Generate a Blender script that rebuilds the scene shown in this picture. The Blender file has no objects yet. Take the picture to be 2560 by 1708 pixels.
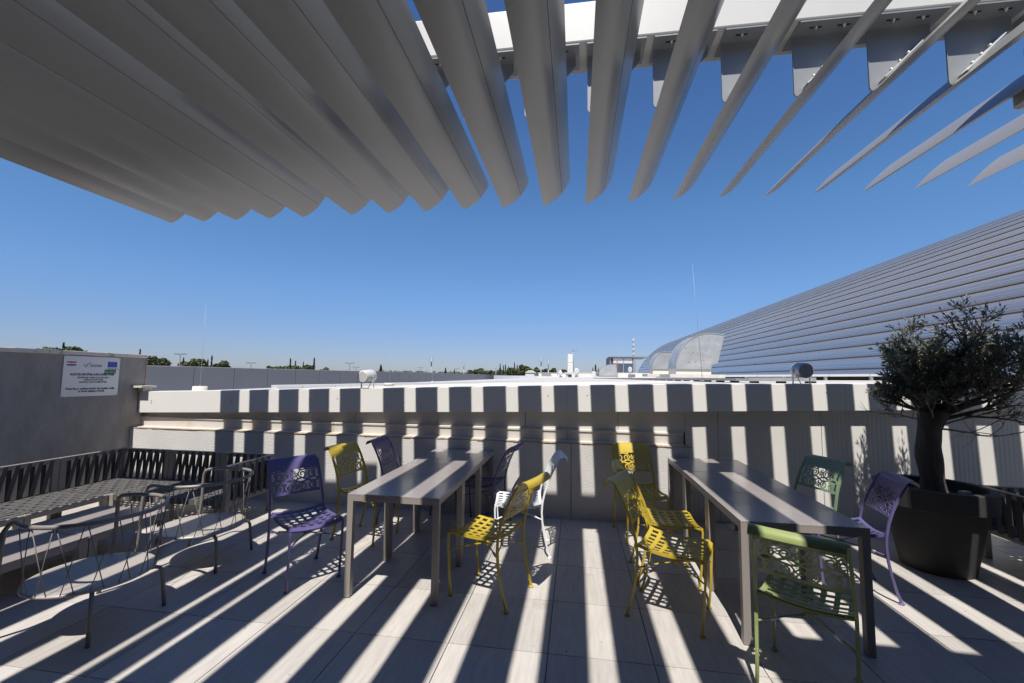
import bpy, bmesh, math, random
from mathutils import Matrix, Vector, noise
R = math.radians
random.seed(7)
C = bpy.context.scene.collection
S = bpy.context.scene

# ---------------------------------------------------------------- camera, world, sun, exposure
cam_d = bpy.data.cameras.new('camera'); cam = bpy.data.objects.new('camera', cam_d); C.objects.link(cam)
cam_d.sensor_width = 36; cam_d.sensor_fit = 'HORIZONTAL'; cam_d.lens = 15.1127
cam_d.clip_start = 0.05; cam_d.clip_end = 9000
W2C = [[0.9890384, 0.1470688, 0.0131846], [0.0010842, 0.0820554, -0.9966272], [-0.1476546, 0.9857168, 0.0809965]]
rt, dn, fw = [Vector(v) for v in W2C]
m = Matrix.Identity(4)
for i, v in enumerate((rt, -dn, -fw)):
    for j in range(3): m[j][i] = v[j]
m[2][3] = 1.6089
cam.matrix_world = m
S.camera = cam
EYE = 1.6089

w = bpy.data.worlds.new('World'); S.world = w; w.use_nodes = True
nt = w.node_tree; nt.nodes.clear()
sky = nt.nodes.new('ShaderNodeTexSky'); sky.sky_type = 'NISHITA'; sky.sun_disc = False
sky.sun_elevation = R(61.0); sky.sun_rotation = R(184.0)
sky.altitude = 160; sky.air_density = 1.0; sky.dust_density = 0.25; sky.ozone_density = 1.0
bg = nt.nodes.new('ShaderNodeBackground'); bg.inputs[1].default_value = 0.085
wo = nt.nodes.new('ShaderNodeOutputWorld')
# the clear air of the place is bluer than the model's horizon: one even tint by height, the same all round
geo = nt.nodes.new('ShaderNodeTexCoord'); sxyz = nt.nodes.new('ShaderNodeSeparateXYZ'); nt.links.new(geo.outputs['Generated'], sxyz.inputs[0])
rmp = nt.nodes.new('ShaderNodeValToRGB'); nt.links.new(sxyz.outputs[2], rmp.inputs[0])
el = rmp.color_ramp.elements; el[0].position = 0.0; el[0].color = (.46, .53, .82, 1); el[1].position = .34; el[1].color = (.58, .88, 1.15, 1)
for p_, c_ in ((.08, (.50, .60, .90, 1)), (.18, (.56, .76, 1.06, 1)), (.65, (.52, .76, 1.12, 1))):
    e_ = el.new(p_); e_.color = c_
mul = nt.nodes.new('ShaderNodeMix'); mul.data_type = 'RGBA'; mul.blend_type = 'MULTIPLY'; mul.inputs[0].default_value = 1
nt.links.new(sky.outputs[0], mul.inputs[6]); nt.links.new(rmp.outputs[0], mul.inputs[7])
nt.links.new(mul.outputs[2], bg.inputs[0]); nt.links.new(bg.outputs[0], wo.inputs[0])

sd = bpy.data.lights.new('sun', 'SUN'); sd.energy = 5.0; sd.angle = R(0.53); sd.color = (1.0, 0.955, 0.89)
sun = bpy.data.objects.new('sun', sd); C.objects.link(sun)
sun_dir = Vector((0.039, 0.552, -1.0)).normalized()      # the way the light travels
sun.rotation_euler = sun_dir.to_track_quat('-Z', 'Y').to_euler()
sun.location = (0, -4, 12)
S.view_settings.view_transform = 'Standard'; S.view_settings.look = 'None'
S.view_settings.exposure = 0.45; S.view_settings.gamma = 1.0; S.view_settings.use_curve_mapping = False
S.cycles.caustics_reflective = False; S.cycles.sample_clamp_indirect = 3.0; S.cycles.use_adaptive_sampling = False

# ---------------------------------------------------------------- materials
def mat(name, col, rough=0.6, metal=0.0, noise_amt=0.0, noise_scale=8.0, bump=0.0, bump_scale=60.0,
        col2=None, coat=0.0, stretch=None, spec=0.5, stain=None, island=None):
    M = bpy.data.materials.new(name); M.use_nodes = True
    n = M.node_tree.nodes; l = M.node_tree.links
    b = n['Principled BSDF']
    b.inputs['Roughness'].default_value = rough; b.inputs['Metallic'].default_value = metal
    b.inputs['Specular IOR Level'].default_value = spec
    b.inputs['Coat Weight'].default_value = coat
    b.inputs['Base Color'].default_value = (*col, 1)
    tc = n.new('ShaderNodeTexCoord'); mp = n.new('ShaderNodeMapping')
    l.new(tc.outputs['Object'], mp.inputs[0])
    if stretch: mp.inputs['Scale'].default_value = stretch
    out = None
    if noise_amt > 0 or col2:
        t = n.new('ShaderNodeTexNoise'); t.inputs['Scale'].default_value = noise_scale; t.inputs['Detail'].default_value = 6
        t.inputs['Roughness'].default_value = 0.65
        l.new(mp.outputs[0], t.inputs[0])
        r = n.new('ShaderNodeValToRGB'); l.new(t.outputs[0], r.inputs[0])
        c2 = col2 or tuple(min(1, c * (1 + noise_amt)) for c in col)
        c1 = tuple(c * (1 - noise_amt) for c in col) if noise_amt else col
        r.color_ramp.elements[0].position = 0.33; r.color_ramp.elements[0].color = (*c1, 1)
        r.color_ramp.elements[1].position = 0.67; r.color_ramp.elements[1].color = (*c2, 1)
        out = r.outputs[0]
    if island is not None:
        g = n.new('ShaderNodeNewGeometry'); r2 = n.new('ShaderNodeValToRGB')
        l.new(g.outputs['Random Per Island'], r2.inputs[0])
        r2.color_ramp.elements[0].color = (*island[0], 1); r2.color_ramp.elements[1].color = (*island[-1], 1)
        for k, c in enumerate(island[1:-1]):
            e = r2.color_ramp.elements.new((k + 1) / (len(island) - 1)); e.color = (*c, 1)
        out = r2.outputs[0]
    if stain:
        t2 = n.new('ShaderNodeTexNoise'); t2.inputs['Scale'].default_value = stain[1]; t2.inputs['Detail'].default_value = 8
        t2.inputs['Roughness'].default_value = 0.7
        l.new(mp.outputs[0], t2.inputs[0])
        r3 = n.new('ShaderNodeValToRGB'); l.new(t2.outputs[0], r3.inputs[0])
        r3.color_ramp.elements[0].position = stain[2]; r3.color_ramp.elements[0].color = (0, 0, 0, 1)
        r3.color_ramp.elements[1].position = stain[3]; r3.color_ramp.elements[1].color = (1, 1, 1, 1)
        mx = n.new('ShaderNodeMix'); mx.data_type = 'RGBA'
        l.new(r3.outputs[0], mx.inputs[0])
        if out: l.new(out, mx.inputs[6])
        else: mx.inputs[6].default_value = (*col, 1)
        mx.inputs[7].default_value = (*stain[0], 1)
        out = mx.outputs[2]
    if out: l.new(out, b.inputs['Base Color'])
    if bump > 0:
        t = n.new('ShaderNodeTexNoise'); t.inputs['Scale'].default_value = bump_scale; t.inputs['Detail'].default_value = 5
        l.new(mp.outputs[0], t.inputs[0])
        bp = n.new('ShaderNodeBump'); bp.inputs['Strength'].default_value = bump; bp.inputs['Distance'].default_value = 0.01
        l.new(t.outputs[0], bp.inputs['Height']); l.new(bp.outputs[0], b.inputs['Normal'])
    return M

def tile_mat():
    M = mat('porcelain_tile', (0.40, 0.36, 0.325), rough=0.5)
    n = M.node_tree.nodes; l = M.node_tree.links; b = n['Principled BSDF']
    g = n.new('ShaderNodeNewGeometry')
    oi = n.new('ShaderNodeObjectInfo')
    mp = n.new('ShaderNodeMapping'); mp.inputs['Scale'].default_value = (14, 1.4, 1)
    l.new(g.outputs['Position'], mp.inputs[0])
    t = n.new('ShaderNodeTexNoise'); t.inputs['Scale'].default_value = 2.4; t.inputs['Detail'].default_value = 9; t.inputs['Roughness'].default_value = .7
    l.new(mp.outputs[0], t.inputs[0])
    r = n.new('ShaderNodeValToRGB'); l.new(t.outputs[0], r.inputs[0])
    r.color_ramp.elements[0].position = .3; r.color_ramp.elements[0].color = (.37, .345, .32, 1)
    r.color_ramp.elements[1].position = .7; r.color_ramp.elements[1].color = (.50, .472, .442, 1)
    t2 = n.new('ShaderNodeTexNoise'); t2.inputs['Scale'].default_value = 2.1; t2.inputs['Detail'].default_value = 10; t2.inputs['Roughness'].default_value = .75
    l.new(g.outputs['Position'], t2.inputs[0])
    r2 = n.new('ShaderNodeValToRGB'); l.new(t2.outputs[0], r2.inputs[0])
    r2.color_ramp.elements[0].position = .56; r2.color_ramp.elements[0].color = (0, 0, 0, 1)
    r2.color_ramp.elements[1].position = .78; r2.color_ramp.elements[1].color = (.85, .85, .85, 1)
    mx = n.new('ShaderNodeMix'); mx.data_type = 'RGBA'; l.new(r2.outputs[0], mx.inputs[0]); l.new(r.outputs[0], mx.inputs[6])
    mx.inputs[7].default_value = (.30, .25, .20, 1)
    hv = n.new('ShaderNodeHueSaturation'); l.new(mx.outputs[2], hv.inputs['Color'])
    ma = n.new('ShaderNodeMapRange'); l.new(oi.outputs['Random'], ma.inputs[0]); ma.inputs[3].default_value = .89; ma.inputs[4].default_value = 1.08
    l.new(ma.outputs[0], hv.inputs['Value'])
    # small dark specks
    vo = n.new('ShaderNodeTexVoronoi'); vo.inputs['Scale'].default_value = 5.5; l.new(g.outputs['Position'], vo.inputs[0])
    lt = n.new('ShaderNodeMath'); lt.operation = 'LESS_THAN'; l.new(vo.outputs['Distance'], lt.inputs[0]); lt.inputs[1].default_value = .035
    sm = n.new('ShaderNodeMath'); sm.operation = 'MULTIPLY'; sm.inputs[1].default_value = .45; l.new(lt.outputs[0], sm.inputs[0])
    mx2 = n.new('ShaderNodeMix'); mx2.data_type = 'RGBA'; l.new(sm.outputs[0], mx2.inputs[0]); l.new(hv.outputs[0], mx2.inputs[6]); mx2.inputs[7].default_value = (.1, .09, .08, 1)
    l.new(mx2.outputs[2], b.inputs['Base Color'])
    ro = n.new('ShaderNodeMapRange'); l.new(t2.outputs[0], ro.inputs[0]); ro.inputs[3].default_value = .34; ro.inputs[4].default_value = .62
    l.new(ro.outputs[0], b.inputs['Roughness'])
    bp = n.new('ShaderNodeBump'); bp.inputs['Strength'].default_value = .12; bp.inputs['Distance'].default_value = .003
    l.new(t.outputs[0], bp.inputs['Height']); l.new(bp.outputs[0], b.inputs['Normal'])
    return M

def ribbed_mat(name, col, period=0.05, rough=.55, strength=.6, axis=0):
    """fine vertical micro-profiling of a sandwich panel, as relief"""
    M = mat(name, col, rough=rough, noise_amt=.05, noise_scale=1.3, stain=((.50, .40, .30), 1.9, .66, .9))
    n = M.node_tree.nodes; l = M.node_tree.links; b = n['Principled BSDF']
    g = n.new('ShaderNodeNewGeometry'); sx = n.new('ShaderNodeSeparateXYZ'); l.new(g.outputs['Position'], sx.inputs[0])
    mu = n.new('ShaderNodeMath'); mu.operation = 'MULTIPLY'; mu.inputs[1].default_value = 2 * math.pi / period; l.new(sx.outputs[axis], mu.inputs[0])
    sn = n.new('ShaderNodeMath'); sn.operation = 'SINE'; l.new(mu.outputs[0], sn.inputs[0])
    bp = n.new('ShaderNodeBump'); bp.inputs['Strength'].default_value = strength; bp.inputs['Distance'].default_value = .004
    l.new(sn.outputs[0], bp.inputs['Height']); l.new(bp.outputs[0], b.inputs['Normal'])
    return M

MT = {}
MT['tile'] = tile_mat()
MT['joint'] = mat('tile_joint_bed', (.02, .018, .017), .9)
MT['stucco'] = mat('rough_stucco', (.56, .54, .52), .9, noise_amt=.05, noise_scale=3, bump=.7, bump_scale=75, stain=((.40, .37, .34), 1.4, .6, .85))
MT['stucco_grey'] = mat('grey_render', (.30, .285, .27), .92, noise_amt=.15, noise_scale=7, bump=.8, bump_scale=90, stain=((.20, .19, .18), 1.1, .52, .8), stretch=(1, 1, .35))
MT['coping'] = mat('weathered_coping', (.62, .58, .53), .85, noise_amt=.08, noise_scale=12, bump=.5, bump_scale=40, stain=((.14, .12, .10), 6, .55, .66))
MT['clad'] = ribbed_mat('cream_ribbed_cladding', (.60, .585, .545), .046, .5, .16)
MT['fascia'] = mat('cream_fascia_sheet', (.68, .665, .63), .42, noise_amt=.02, noise_scale=2, bump=.05, bump_scale=3, stain=((.66, .60, .52), 2.2, .62, .9))
MT['flash'] = mat('stained_flashing', (.54, .51, .47), .5, noise_amt=.04, noise_scale=5, stain=((.50, .36, .22), 4, .56, .8))
MT['rust'] = mat('dirty_sealant', (.36, .27, .18), .9, noise_amt=.3, noise_scale=30, bump=.8, bump_scale=70)
MT['core'] = mat('dark_seam_core', (.05, .045, .04), .9)
MT['rivet'] = mat('rivet_metal', (.22, .21, .2), .4, .8)
MT['deck'] = mat('white_roof_deck', (.47, .445, .41), .6, noise_amt=.05, noise_scale=1.5, stain=((.55, .46, .36), .9, .6, .9), stretch=(.4, 1, 1))
MT['blade'] = mat('silver_louvre', (.27, .27, .27), .30, .12, noise_amt=.04, noise_scale=2.5, stretch=(1, .25, 1), stain=((.25, .24, .22), 5, .6, .85))
MT['beam'] = mat('cream_painted_steel', (.60, .59, .555), .4, noise_amt=.03, noise_scale=3, bump=.03, bump_scale=14, stain=((.5, .44, .36), 7, .66, .8))
MT['bracket'] = mat('grey_bracket_paint', (.25, .265, .28), .45, .1, noise_amt=.05, noise_scale=9)
MT['bolt'] = mat('zinc_bolt', (.5, .49, .46), .35, .9)
MT['taupe'] = mat('taupe_powder_coat', (.28, .25, .232), .42, .1, noise_amt=.02, noise_scale=6, bump=.02, bump_scale=120)
MT['ttop'] = mat('taupe_tabletop', (.31, .28, .268), .24, .1, noise_amt=.03, noise_scale=4, stain=((.29, .26, .24), 3, .6, .85), coat=.15)
MT['wire'] = mat('taupe_wire_coat', (.21, .19, .175), .38, .1)
MT['strap'] = mat('dark_grey_strap', (.078, .075, .073), .75, noise_amt=.08, noise_scale=60, bump=.3, bump_scale=220)
MT['seatplate'] = mat('taupe_seat_plate', (.38, .345, .315), .36, .1, noise_amt=.03, noise_scale=3)
MT['pot'] = mat('anthracite_planter', (.032, .031, .031), .72, noise_amt=.15, noise_scale=14, bump=.15, bump_scale=60, stretch=(1, 1, 8))
MT['soil'] = mat('potting_soil', (.05, .038, .028), .95, noise_amt=.5, noise_scale=40, bump=1, bump_scale=60)
MT['bark'] = mat('olive_bark', (.10, .08, .065), .95, noise_amt=.45, noise_scale=9, bump=1.0, bump_scale=34, stretch=(1, 1, .22))
MT['twig'] = mat('olive_twig', (.20, .17, .14), .9, noise_amt=.3, noise_scale=20)
MT['leaf'] = mat('olive_leaves', (.08, .09, .05), .42, island=((.08, .09, .06), (.15, .16, .10), (.26, .265, .19), (.11, .12, .08), (.48, .48, .40)))
MT['sign'] = mat('white_sign_plate', (.62, .64, .68), .3, .2)
MT['ink'] = mat('dark_print', (.03, .03, .045), .6)
MT['red'] = mat('red_print', (.55, .03, .03), .6)
MT['navy'] = mat('navy_print', (.02, .03, .22), .6)
MT['eublue'] = mat('blue_flag_print', (.01, .07, .42), .6)
MT['yellowp'] = mat('yellow_print', (.75, .6, .05), .6)
MT['whitep'] = mat('white_print', (.8, .8, .8), .6)
MT['black'] = mat('black_sticker', (.012, .012, .012), .5)
MT['mint'] = mat('green_lettering', (.05, .62, .28), .5)
MT['galv'] = mat('galvanised_sheet', (.40, .415, .42), .42, .4, noise_amt=.14, noise_scale=3.5, bump=.06, bump_scale=5, stain=((.52, .52, .50), 2.4, .5, .75))
MT['galvdark'] = mat('galvanised_grey', (.30, .31, .33), .5, .5, noise_amt=.08, noise_scale=4)
MT['concrete'] = mat('pale_concrete', (.55, .51, .45), .9, noise_amt=.12, noise_scale=8, bump=.4, bump_scale=40)
MT['vault'] = mat('corrugated_vault_metal', (.58, .57, .56), .25, .76, noise_amt=.06, noise_scale=.6, stretch=(1, .08, 1))
MT['vaultseam'] = mat('vault_standing_seam', (.17, .15, .135), .5, .3, noise_amt=.1, noise_scale=1)
MT['parapet'] = mat('grey_parapet_panel', (.20, .205, .225), .5, .2, noise_amt=.03, noise_scale=1)
MT['parapetl'] = mat('pale_parapet_panel', (.55, .58, .64), .5, .1, noise_amt=.03, noise_scale=1)
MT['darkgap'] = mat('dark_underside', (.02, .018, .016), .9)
MT['whitemet'] = mat('white_coated_metal', (.58, .58, .575), .35, .1, noise_amt=.03, noise_scale=8)
MT['grill'] = mat('speaker_grille', (.36, .37, .39), .6, .2, bump=.2, bump_scale=400)
MT['greymet'] = mat('grey_coated_metal', (.38, .40, .43), .4, .2)
MT['cable'] = mat('black_cable', (.02, .02, .02), .6)
MT['darkpole'] = mat('dark_steel_pole', (.07, .08, .10), .5, .3)
MT['palepole'] = mat('pale_mast_paint', (.30, .32, .36), .5, .2)
MT['redpole'] = mat('red_painted_pole', (.35, .06, .05), .5)
MT['glassback'] = mat('dark_blocker_glass', (.03, .032, .035), .25)
MT['soffit'] = mat('dark_soffit', (.16, .16, .165), .7)
MT['glassblue'] = mat('tinted_glazing', (.10, .13, .17), .08, .3)
MT['glassgreen'] = mat('green_glazing', (.10, .22, .22), .12, .3)
MT['bldg'] = mat('pale_building_render', (.62, .60, .55), .85, noise_amt=.05, noise_scale=.6)
MT['land'] = mat('dry_grassland', (.20, .19, .10), .95, noise_amt=.35, noise_scale=.02, col2=(.30, .24, .13))
MT['hill'] = mat('wooded_hill_ground', (.07, .09, .05), .95, noise_amt=.4, noise_scale=.05)
MT['treel'] = mat('pine_foliage', (.06, .08, .03), .8, island=((.035, .055, .02), (.07, .09, .03), (.11, .12, .05), (.05, .07, .03)))
MT['cypl'] = mat('cypress_foliage', (.03, .045, .025), .85, island=((.018, .03, .016), (.035, .05, .026), (.05, .065, .03)))
MT['trunk'] = mat('tree_bark', (.12, .09, .07), .95)
MT['clamp'] = mat('white_plastic_clamp', (.62, .62, .6), .4)
_n = MT['leaf'].node_tree; _b = _n.nodes['Principled BSDF']; _t = _n.nodes.new('ShaderNodeBsdfTranslucent'); _m = _n.nodes.new('ShaderNodeMixShader'); _m.inputs[0].default_value = .28
_n.links.new(_b.inputs['Base Color'].links[0].from_socket, _t.inputs[0]); _n.links.new(_b.outputs[0], _m.inputs[1]); _n.links.new(_t.outputs[0], _m.inputs[2])
_n.links.new(_m.outputs[0], _n.nodes['Material Output'].inputs[0])
CH = {
 'yellow': mat('yellow_chair_paint', (.45, .33, .032), .38, noise_amt=.03, noise_scale=10, bump=.03, bump_scale=90, coat=.1),
 'purple': mat('violet_chair_paint', (.10, .083, .21), .38, noise_amt=.03, noise_scale=10, bump=.03, bump_scale=90, coat=.1),
 'white': mat('white_chair_paint', (.74, .75, .76), .38, noise_amt=.02, noise_scale=10, bump=.03, bump_scale=90, coat=.1),
 'green': mat('sage_chair_paint', (.25, .30, .115), .38, noise_amt=.03, noise_scale=10, bump=.03, bump_scale=90, coat=.1),
 'green2': mat('leaf_green_chair_paint', (.17, .25, .145), .38, noise_amt=.03, noise_scale=10, bump=.03, bump_scale=90, coat=.1),
}

# ---------------------------------------------------------------- mesh helpers
class MB:
    def __init__(s): s.v = []; s.f = []; s.sm = []
    def add(s, vs, fs, smooth=False):
        o = len(s.v); s.v += [tuple(v) for v in vs]; s.f += [tuple(i + o for i in f) for f in fs]; s.sm += [smooth] * len(fs)
        return s
    def box(s, lo, hi, M=None):
        x0, y0, z0 = lo; x1, y1, z1 = hi
        vs = [Vector(p) for p in ((x0,y0,z0),(x1,y0,z0),(x1,y1,z0),(x0,y1,z0),(x0,y0,z1),(x1,y0,z1),(x1,y1,z1),(x0,y1,z1))]
        if M: vs = [M @ v for v in vs]
        return s.add(vs, [(3,2,1,0),(4,5,6,7),(0,1,5,4),(1,2,6,5),(2,3,7,6),(3,0,4,7)])
    def hexa(s, bottom, top):   # four bottom points ccw from above, four top points
        return s.add(list(bottom) + list(top), [(3,2,1,0),(4,5,6,7),(0,1,5,4),(1,2,6,5),(2,3,7,6),(3,0,4,7)])
    def prism(s, poly, axis, a, b, smooth=False):   # poly of 2D points extruded along axis
        def P(p, t):
            if axis == 0: return (t, p[0], p[1])
            if axis == 1: return (p[0], t, p[1])
            return (p[0], p[1], t)
        n = len(poly); vs = [P(p, a) for p in poly] + [P(p, b) for p in poly]
        s.add(vs, [(i, (i+1) % n, n + (i+1) % n, n + i) for i in range(n)], smooth)
        o = len(s.v) - 2*n
        s.f.append(tuple(o + i for i in range(n))[::-1]); s.f.append(tuple(o + n + i for i in range(n))); s.sm += [False, False]
        return s
    def tube(s, pts, r, n=8, caps=True, flat=1.0, up=None):
        pts = [Vector(p) for p in pts]; k = len(pts)
        rs = r if isinstance(r, (list, tuple)) else [r] * k
        vs = []; prev = None
        for i, p in enumerate(pts):
            d = (pts[min(i+1, k-1)] - pts[max(i-1, 0)])
            if d.length < 1e-9: d = Vector((0, 0, 1))
            d.normalize()
            if prev is None:
                u = Vector(up) if up else (Vector((0, 0, 1)) if abs(d.z) < .9 else Vector((1, 0, 0)))
                a = d.cross(u).normalized()
            else:
                a = prev - d * prev.dot(d); a.normalize()
            prev = a; b = a.cross(d)
            for j in range(n):
                t = 2*math.pi*(j + .5)/n
                vs.append(p + a * math.cos(t) * rs[i] + b * math.sin(t) * rs[i] * flat)
        fs = []
        for i in range(k-1):
            for j in range(n):
                fs.append((i*n+j, i*n+(j+1) % n, (i+1)*n+(j+1) % n, (i+1)*n+j))
        s.add(vs, fs, n > 4)
        if caps:
            o = len(s.v) - len(vs)
            s.f.append(tuple(o + j for j in range(n))[::-1]); s.f.append(tuple(o + (k-1)*n + j for j in range(n))); s.sm += [False, False]
        return s
    def lathe(s, prof, n=32, c=(0, 0), cap=True):
        vs = []
        for r, z in prof:
            for j in range(n):
                t = 2*math.pi*j/n; vs.append((c[0] + r*math.cos(t), c[1] + r*math.sin(t), z))
        fs = [(i*n+j, i*n+(j+1) % n, (i+1)*n+(j+1) % n, (i+1)*n+j) for i in range(len(prof)-1) for j in range(n)]
        s.add(vs, fs, True)
        if cap:
            o = len(s.v) - len(vs)
            s.f.append(tuple(o + j for j in range(n))[::-1]); s.f.append(tuple(o + (len(prof)-1)*n + j for j in range(n))); s.sm += [False, False]
        return s
    def ribbon(s, pts, wd, th, nrm=None, F=None):
        """flat strip along 2D points (u,v), width wd, thickness th, mapped by F(u,v,w)"""
        k = len(pts); vs = []
        for i in range(k):
            a = pts[max(i-1, 0)]; b = pts[min(i+1, k-1)]
            dx, dy = b[0]-a[0], b[1]-a[1]; L = math.hypot(dx, dy) or 1
            nx, ny = -dy/L*wd/2, dx/L*wd/2
            for sx, t in ((1, 0), (-1, 0), (-1, th), (1, th)):
                vs.append(F(pts[i][0] + nx*sx, pts[i][1] + ny*sx, t))
        fs = []
        for i in range(k-1):
            for j in range(4): fs.append((i*4+j, i*4+(j+1) % 4, (i+1)*4+(j+1) % 4, (i+1)*4+j))
        fs.append((0, 1, 2, 3)); fs.append(tuple((k-1)*4+j for j in (3, 2, 1, 0)))
        return s.add(vs, fs)
    def mesh(s, name, m):
        me = bpy.data.meshes.new(name); me.from_pydata(s.v, [], s.f)
        me.polygons.foreach_set('use_smooth', s.sm); me.materials.append(m)
        bm = bmesh.new(); bm.from_mesh(me); bmesh.ops.recalc_face_normals(bm, faces=bm.faces); bm.to_mesh(me); bm.free()
        return me
    def obj(s, name, m, parent=None, bevel=0.0):
        me = s.mesh(name, m)
        return link(name, me, parent, bevel)
def link(name, me, parent=None, bevel=0.0):
    o = bpy.data.objects.new(name, me); C.objects.link(o)
    if parent: o.parent = parent
    if bevel:
        b = o.modifiers.new('bevel', 'BEVEL'); b.width = bevel; b.segments = 2; b.limit_method = 'ANGLE'; b.angle_limit = R(40)
    return o
def tag(o, label=None, cat=None, group=None, kind=None):
    if label: o['label'] = label
    if cat: o['category'] = cat
    if group: o['group'] = group
    if kind: o['kind'] = kind
    return o
def thing(name, label, cat, loc=(0, 0, 0), rz=0.0, group=None):
    o = bpy.data.objects.new(name, None); C.objects.link(o); o.empty_display_size = .2
    o.location = loc; o.rotation_euler = (0, 0, rz)
    return tag(o, label, cat, group)
def copy_tree(o, parent=None):
    c = o.copy(); C.objects.link(c); c.parent = parent
    for ch in list(o.children): copy_tree(ch, c)
    return c
def arc(cx, cy, r, a0, a1, n=10):
    return [(cx + r*math.cos(R(a0 + (a1-a0)*i/n)), cy + r*math.sin(R(a0 + (a1-a0)*i/n))) for i in range(n+1)]

# ================================================================ LARGE STRUCTURE
# ---- ground far below the terrace, to the horizon
g = bpy.data.meshes.new('ground'); N = 60; vs = []; fs = []
def gz(x, y):
    r = math.hypot(x, y)
    t = max(0, min(1, (r - 130) / 500))
    h = -7 + 11.0 * t * t * (3 - 2*t)
    if r > 250: h += 2.0 * noise.noise(Vector((x*.004, y*.004, 3)))
    if r > 900: h += min(1, (r - 900)/1500) * (6 * noise.noise(Vector((x*.0012, y*.0012, 9))) - 2) * (1 if y > 0 else 0)
    return h
rad = [0, 8, 20, 40, 70, 100, 140, 180, 220, 270, 330, 400, 480, 570, 680, 820, 1000, 1300, 1700, 2300, 3200, 4500, 7000]
for r in rad:
    for j in range(96):
        a = 2*math.pi*j/96; x, y = r*math.cos(a), r*math.sin(a); vs.append((x, y, gz(x, y)))
for i in range(len(rad)-1):
    for j in range(96): fs.append((i*96+j, i*96+(j+1) % 96, (i+1)*96+(j+1) % 96, (i+1)*96+j))
g.from_pydata(vs, [], fs); g.materials.append(MT['land']); g.polygons.foreach_set('use_smooth', [True]*len(fs))
go = bpy.data.objects.new('ground', g); C.objects.link(go); tag(go, kind='structure')

# ---- terrace floor of 60 cm tiles
fl = MB().box((-6.25, -6.0, -.30), (7.0, 5.62, -.022)).obj('terrace_floor', MT['joint']); tag(fl, kind='structure')
X0, Y0, T = -0.1617, 2.6519, 0.6
tm = MB().box((.0027, .0027, -.02), (T-.0027, T-.0027, 0)).mesh('tile', MT['tile'])
for i in range(-10, 12):
    for j in range(-10, 5):
        if i > 8 and j < -4: continue
        o = link('tile', tm, fl); o.location = (X0 + i*T, Y0 + j*T, random.uniform(-.0008, .0006))
        if i == -10: o.location.x = X0 + i*T + .0
# ---- building body under the terrace and the roof beside it
bb = MB().box((-22, -14, -7), (30, 5.5, -.31)); bb.box((-22, 5.5, -7), (30, 75, .2)); 
o = bb.obj('building_body', MT['bldg']); tag(o, kind='structure')

# ---- left rendered wall with coping
lw = thing('rendered_wall', 'tall grey rendered wall on the left with a chipped pale coping', 'wall', (-6.0, 1.0, 0))
def rel(o, r=None):
    return o
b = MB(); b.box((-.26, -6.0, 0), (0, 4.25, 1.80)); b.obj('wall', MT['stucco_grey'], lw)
b = MB(); y = -6.0
while y < 4.25:
    y2 = min(y + 1.3, 4.25)
    b = MB().box((-.275, y + .003, 1.80), (.012, y2 - .003, 1.846)); b.obj('coping', MT['coping'], lw, .004); y = y2
# crumbled edge at the free end
b = MB()
for k in range(26):
    z = .9 + k*.036; b.box((-.02, 4.245, z), (.004 + random.random()*.006, 4.25 + random.random()*.016, z + .03))
b.obj('broken_edge', MT['rust'], lw)

# ---- sign on that wall (plate local x -> +Y, local y -> +Z)
sg = thing('information_sign', 'white information board with flags and black lettering screwed to the left wall', 'sign', (-5.994, 4.57, 1.5415))
sg.rotation_euler = (R(90), 0, R(90))
W_, H_ = .635, .489
MB().box((-W_/2, -H_/2, -.006), (W_/2, H_/2, 0)).obj('plate', MT['sign'], sg)
for sx in (-1, 1):
    for sy in (-1, 1):
        MB().lathe([(.006, 0), (.006, .003), (.002, .005)], 10, (sx*(W_/2-.014), sy*(H_/2-.014))).obj('screw', MT['bolt'], sg)
def text(body, size, x, y, m, bold=0.0, z=.0015, parent=sg, align='CENTER', name='lettering', width=None):
    cu = bpy.data.curves.new('lettering', 'FONT'); cu.body = body; cu.size = size; cu.align_x = align; cu.align_y = 'CENTER'; cu.offset = bold; cu.extrude = .0003
    t = bpy.data.objects.new('t', cu); C.objects.link(t)
    bpy.context.view_layer.update()
    me = bpy.data.meshes.new_from_object(t.evaluated_get(bpy.context.evaluated_depsgraph_get()))
    bpy.data.objects.remove(t); me.materials.clear(); me.materials.append(m)
    if width:
        xs = [v.co.x for v in me.vertices]; k = width / (max(xs) - min(xs))
        for v in me.vertices: v.co.x *= k
    o = bpy.data.objects.new(name, me); C.objects.link(o); o.parent = parent; o.location = (x, y, z)
    return o
def px(u, v):   # board picture coordinates (0..1) to plate
    return (-W_/2 + u*W_, H_/2 - v*H_)
def rect(u0, v0, u1, v1, m, name, z0=.0002, z1=.0012):
    a, b_ = px(u0, v1), px(u1, v0); return MB().box((*a, z0), (*b_, z1)).obj(name, m, sg)
text('RAZVOJ ZRAČNE LUKE DUBROVNIK', .036, *px(.515, .455), MT['ink'], .0012, width=.50)
text('GRAĐENJE INFRASTRUKTURE I', .030, *px(.525, .535), MT['ink'], .0002, width=.365)
text('SUPRASTRUKTURE', .030, *px(.53, .592), MT['ink'], .0002, width=.22)
text('ZRAČNE LUKE DUBROVNIK', .030, *px(.525, .65), MT['ink'], .0002, width=.32)
text('Projekt je sufinancirala Europska unija', .034, *px(.50, .81), MT['ink'], .001, width=.545)
text('iz Kohezijskog fonda', .034, *px(.51, .875), MT['ink'], .001, width=.295)
rect(.055, .135, .205, .172, MT['red'], 'flag_band'); rect(.055, .172, .205, .205, MT['whitep'], 'flag_band'); rect(.055, .205, .205, .24, MT['navy'], 'flag_band')
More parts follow.
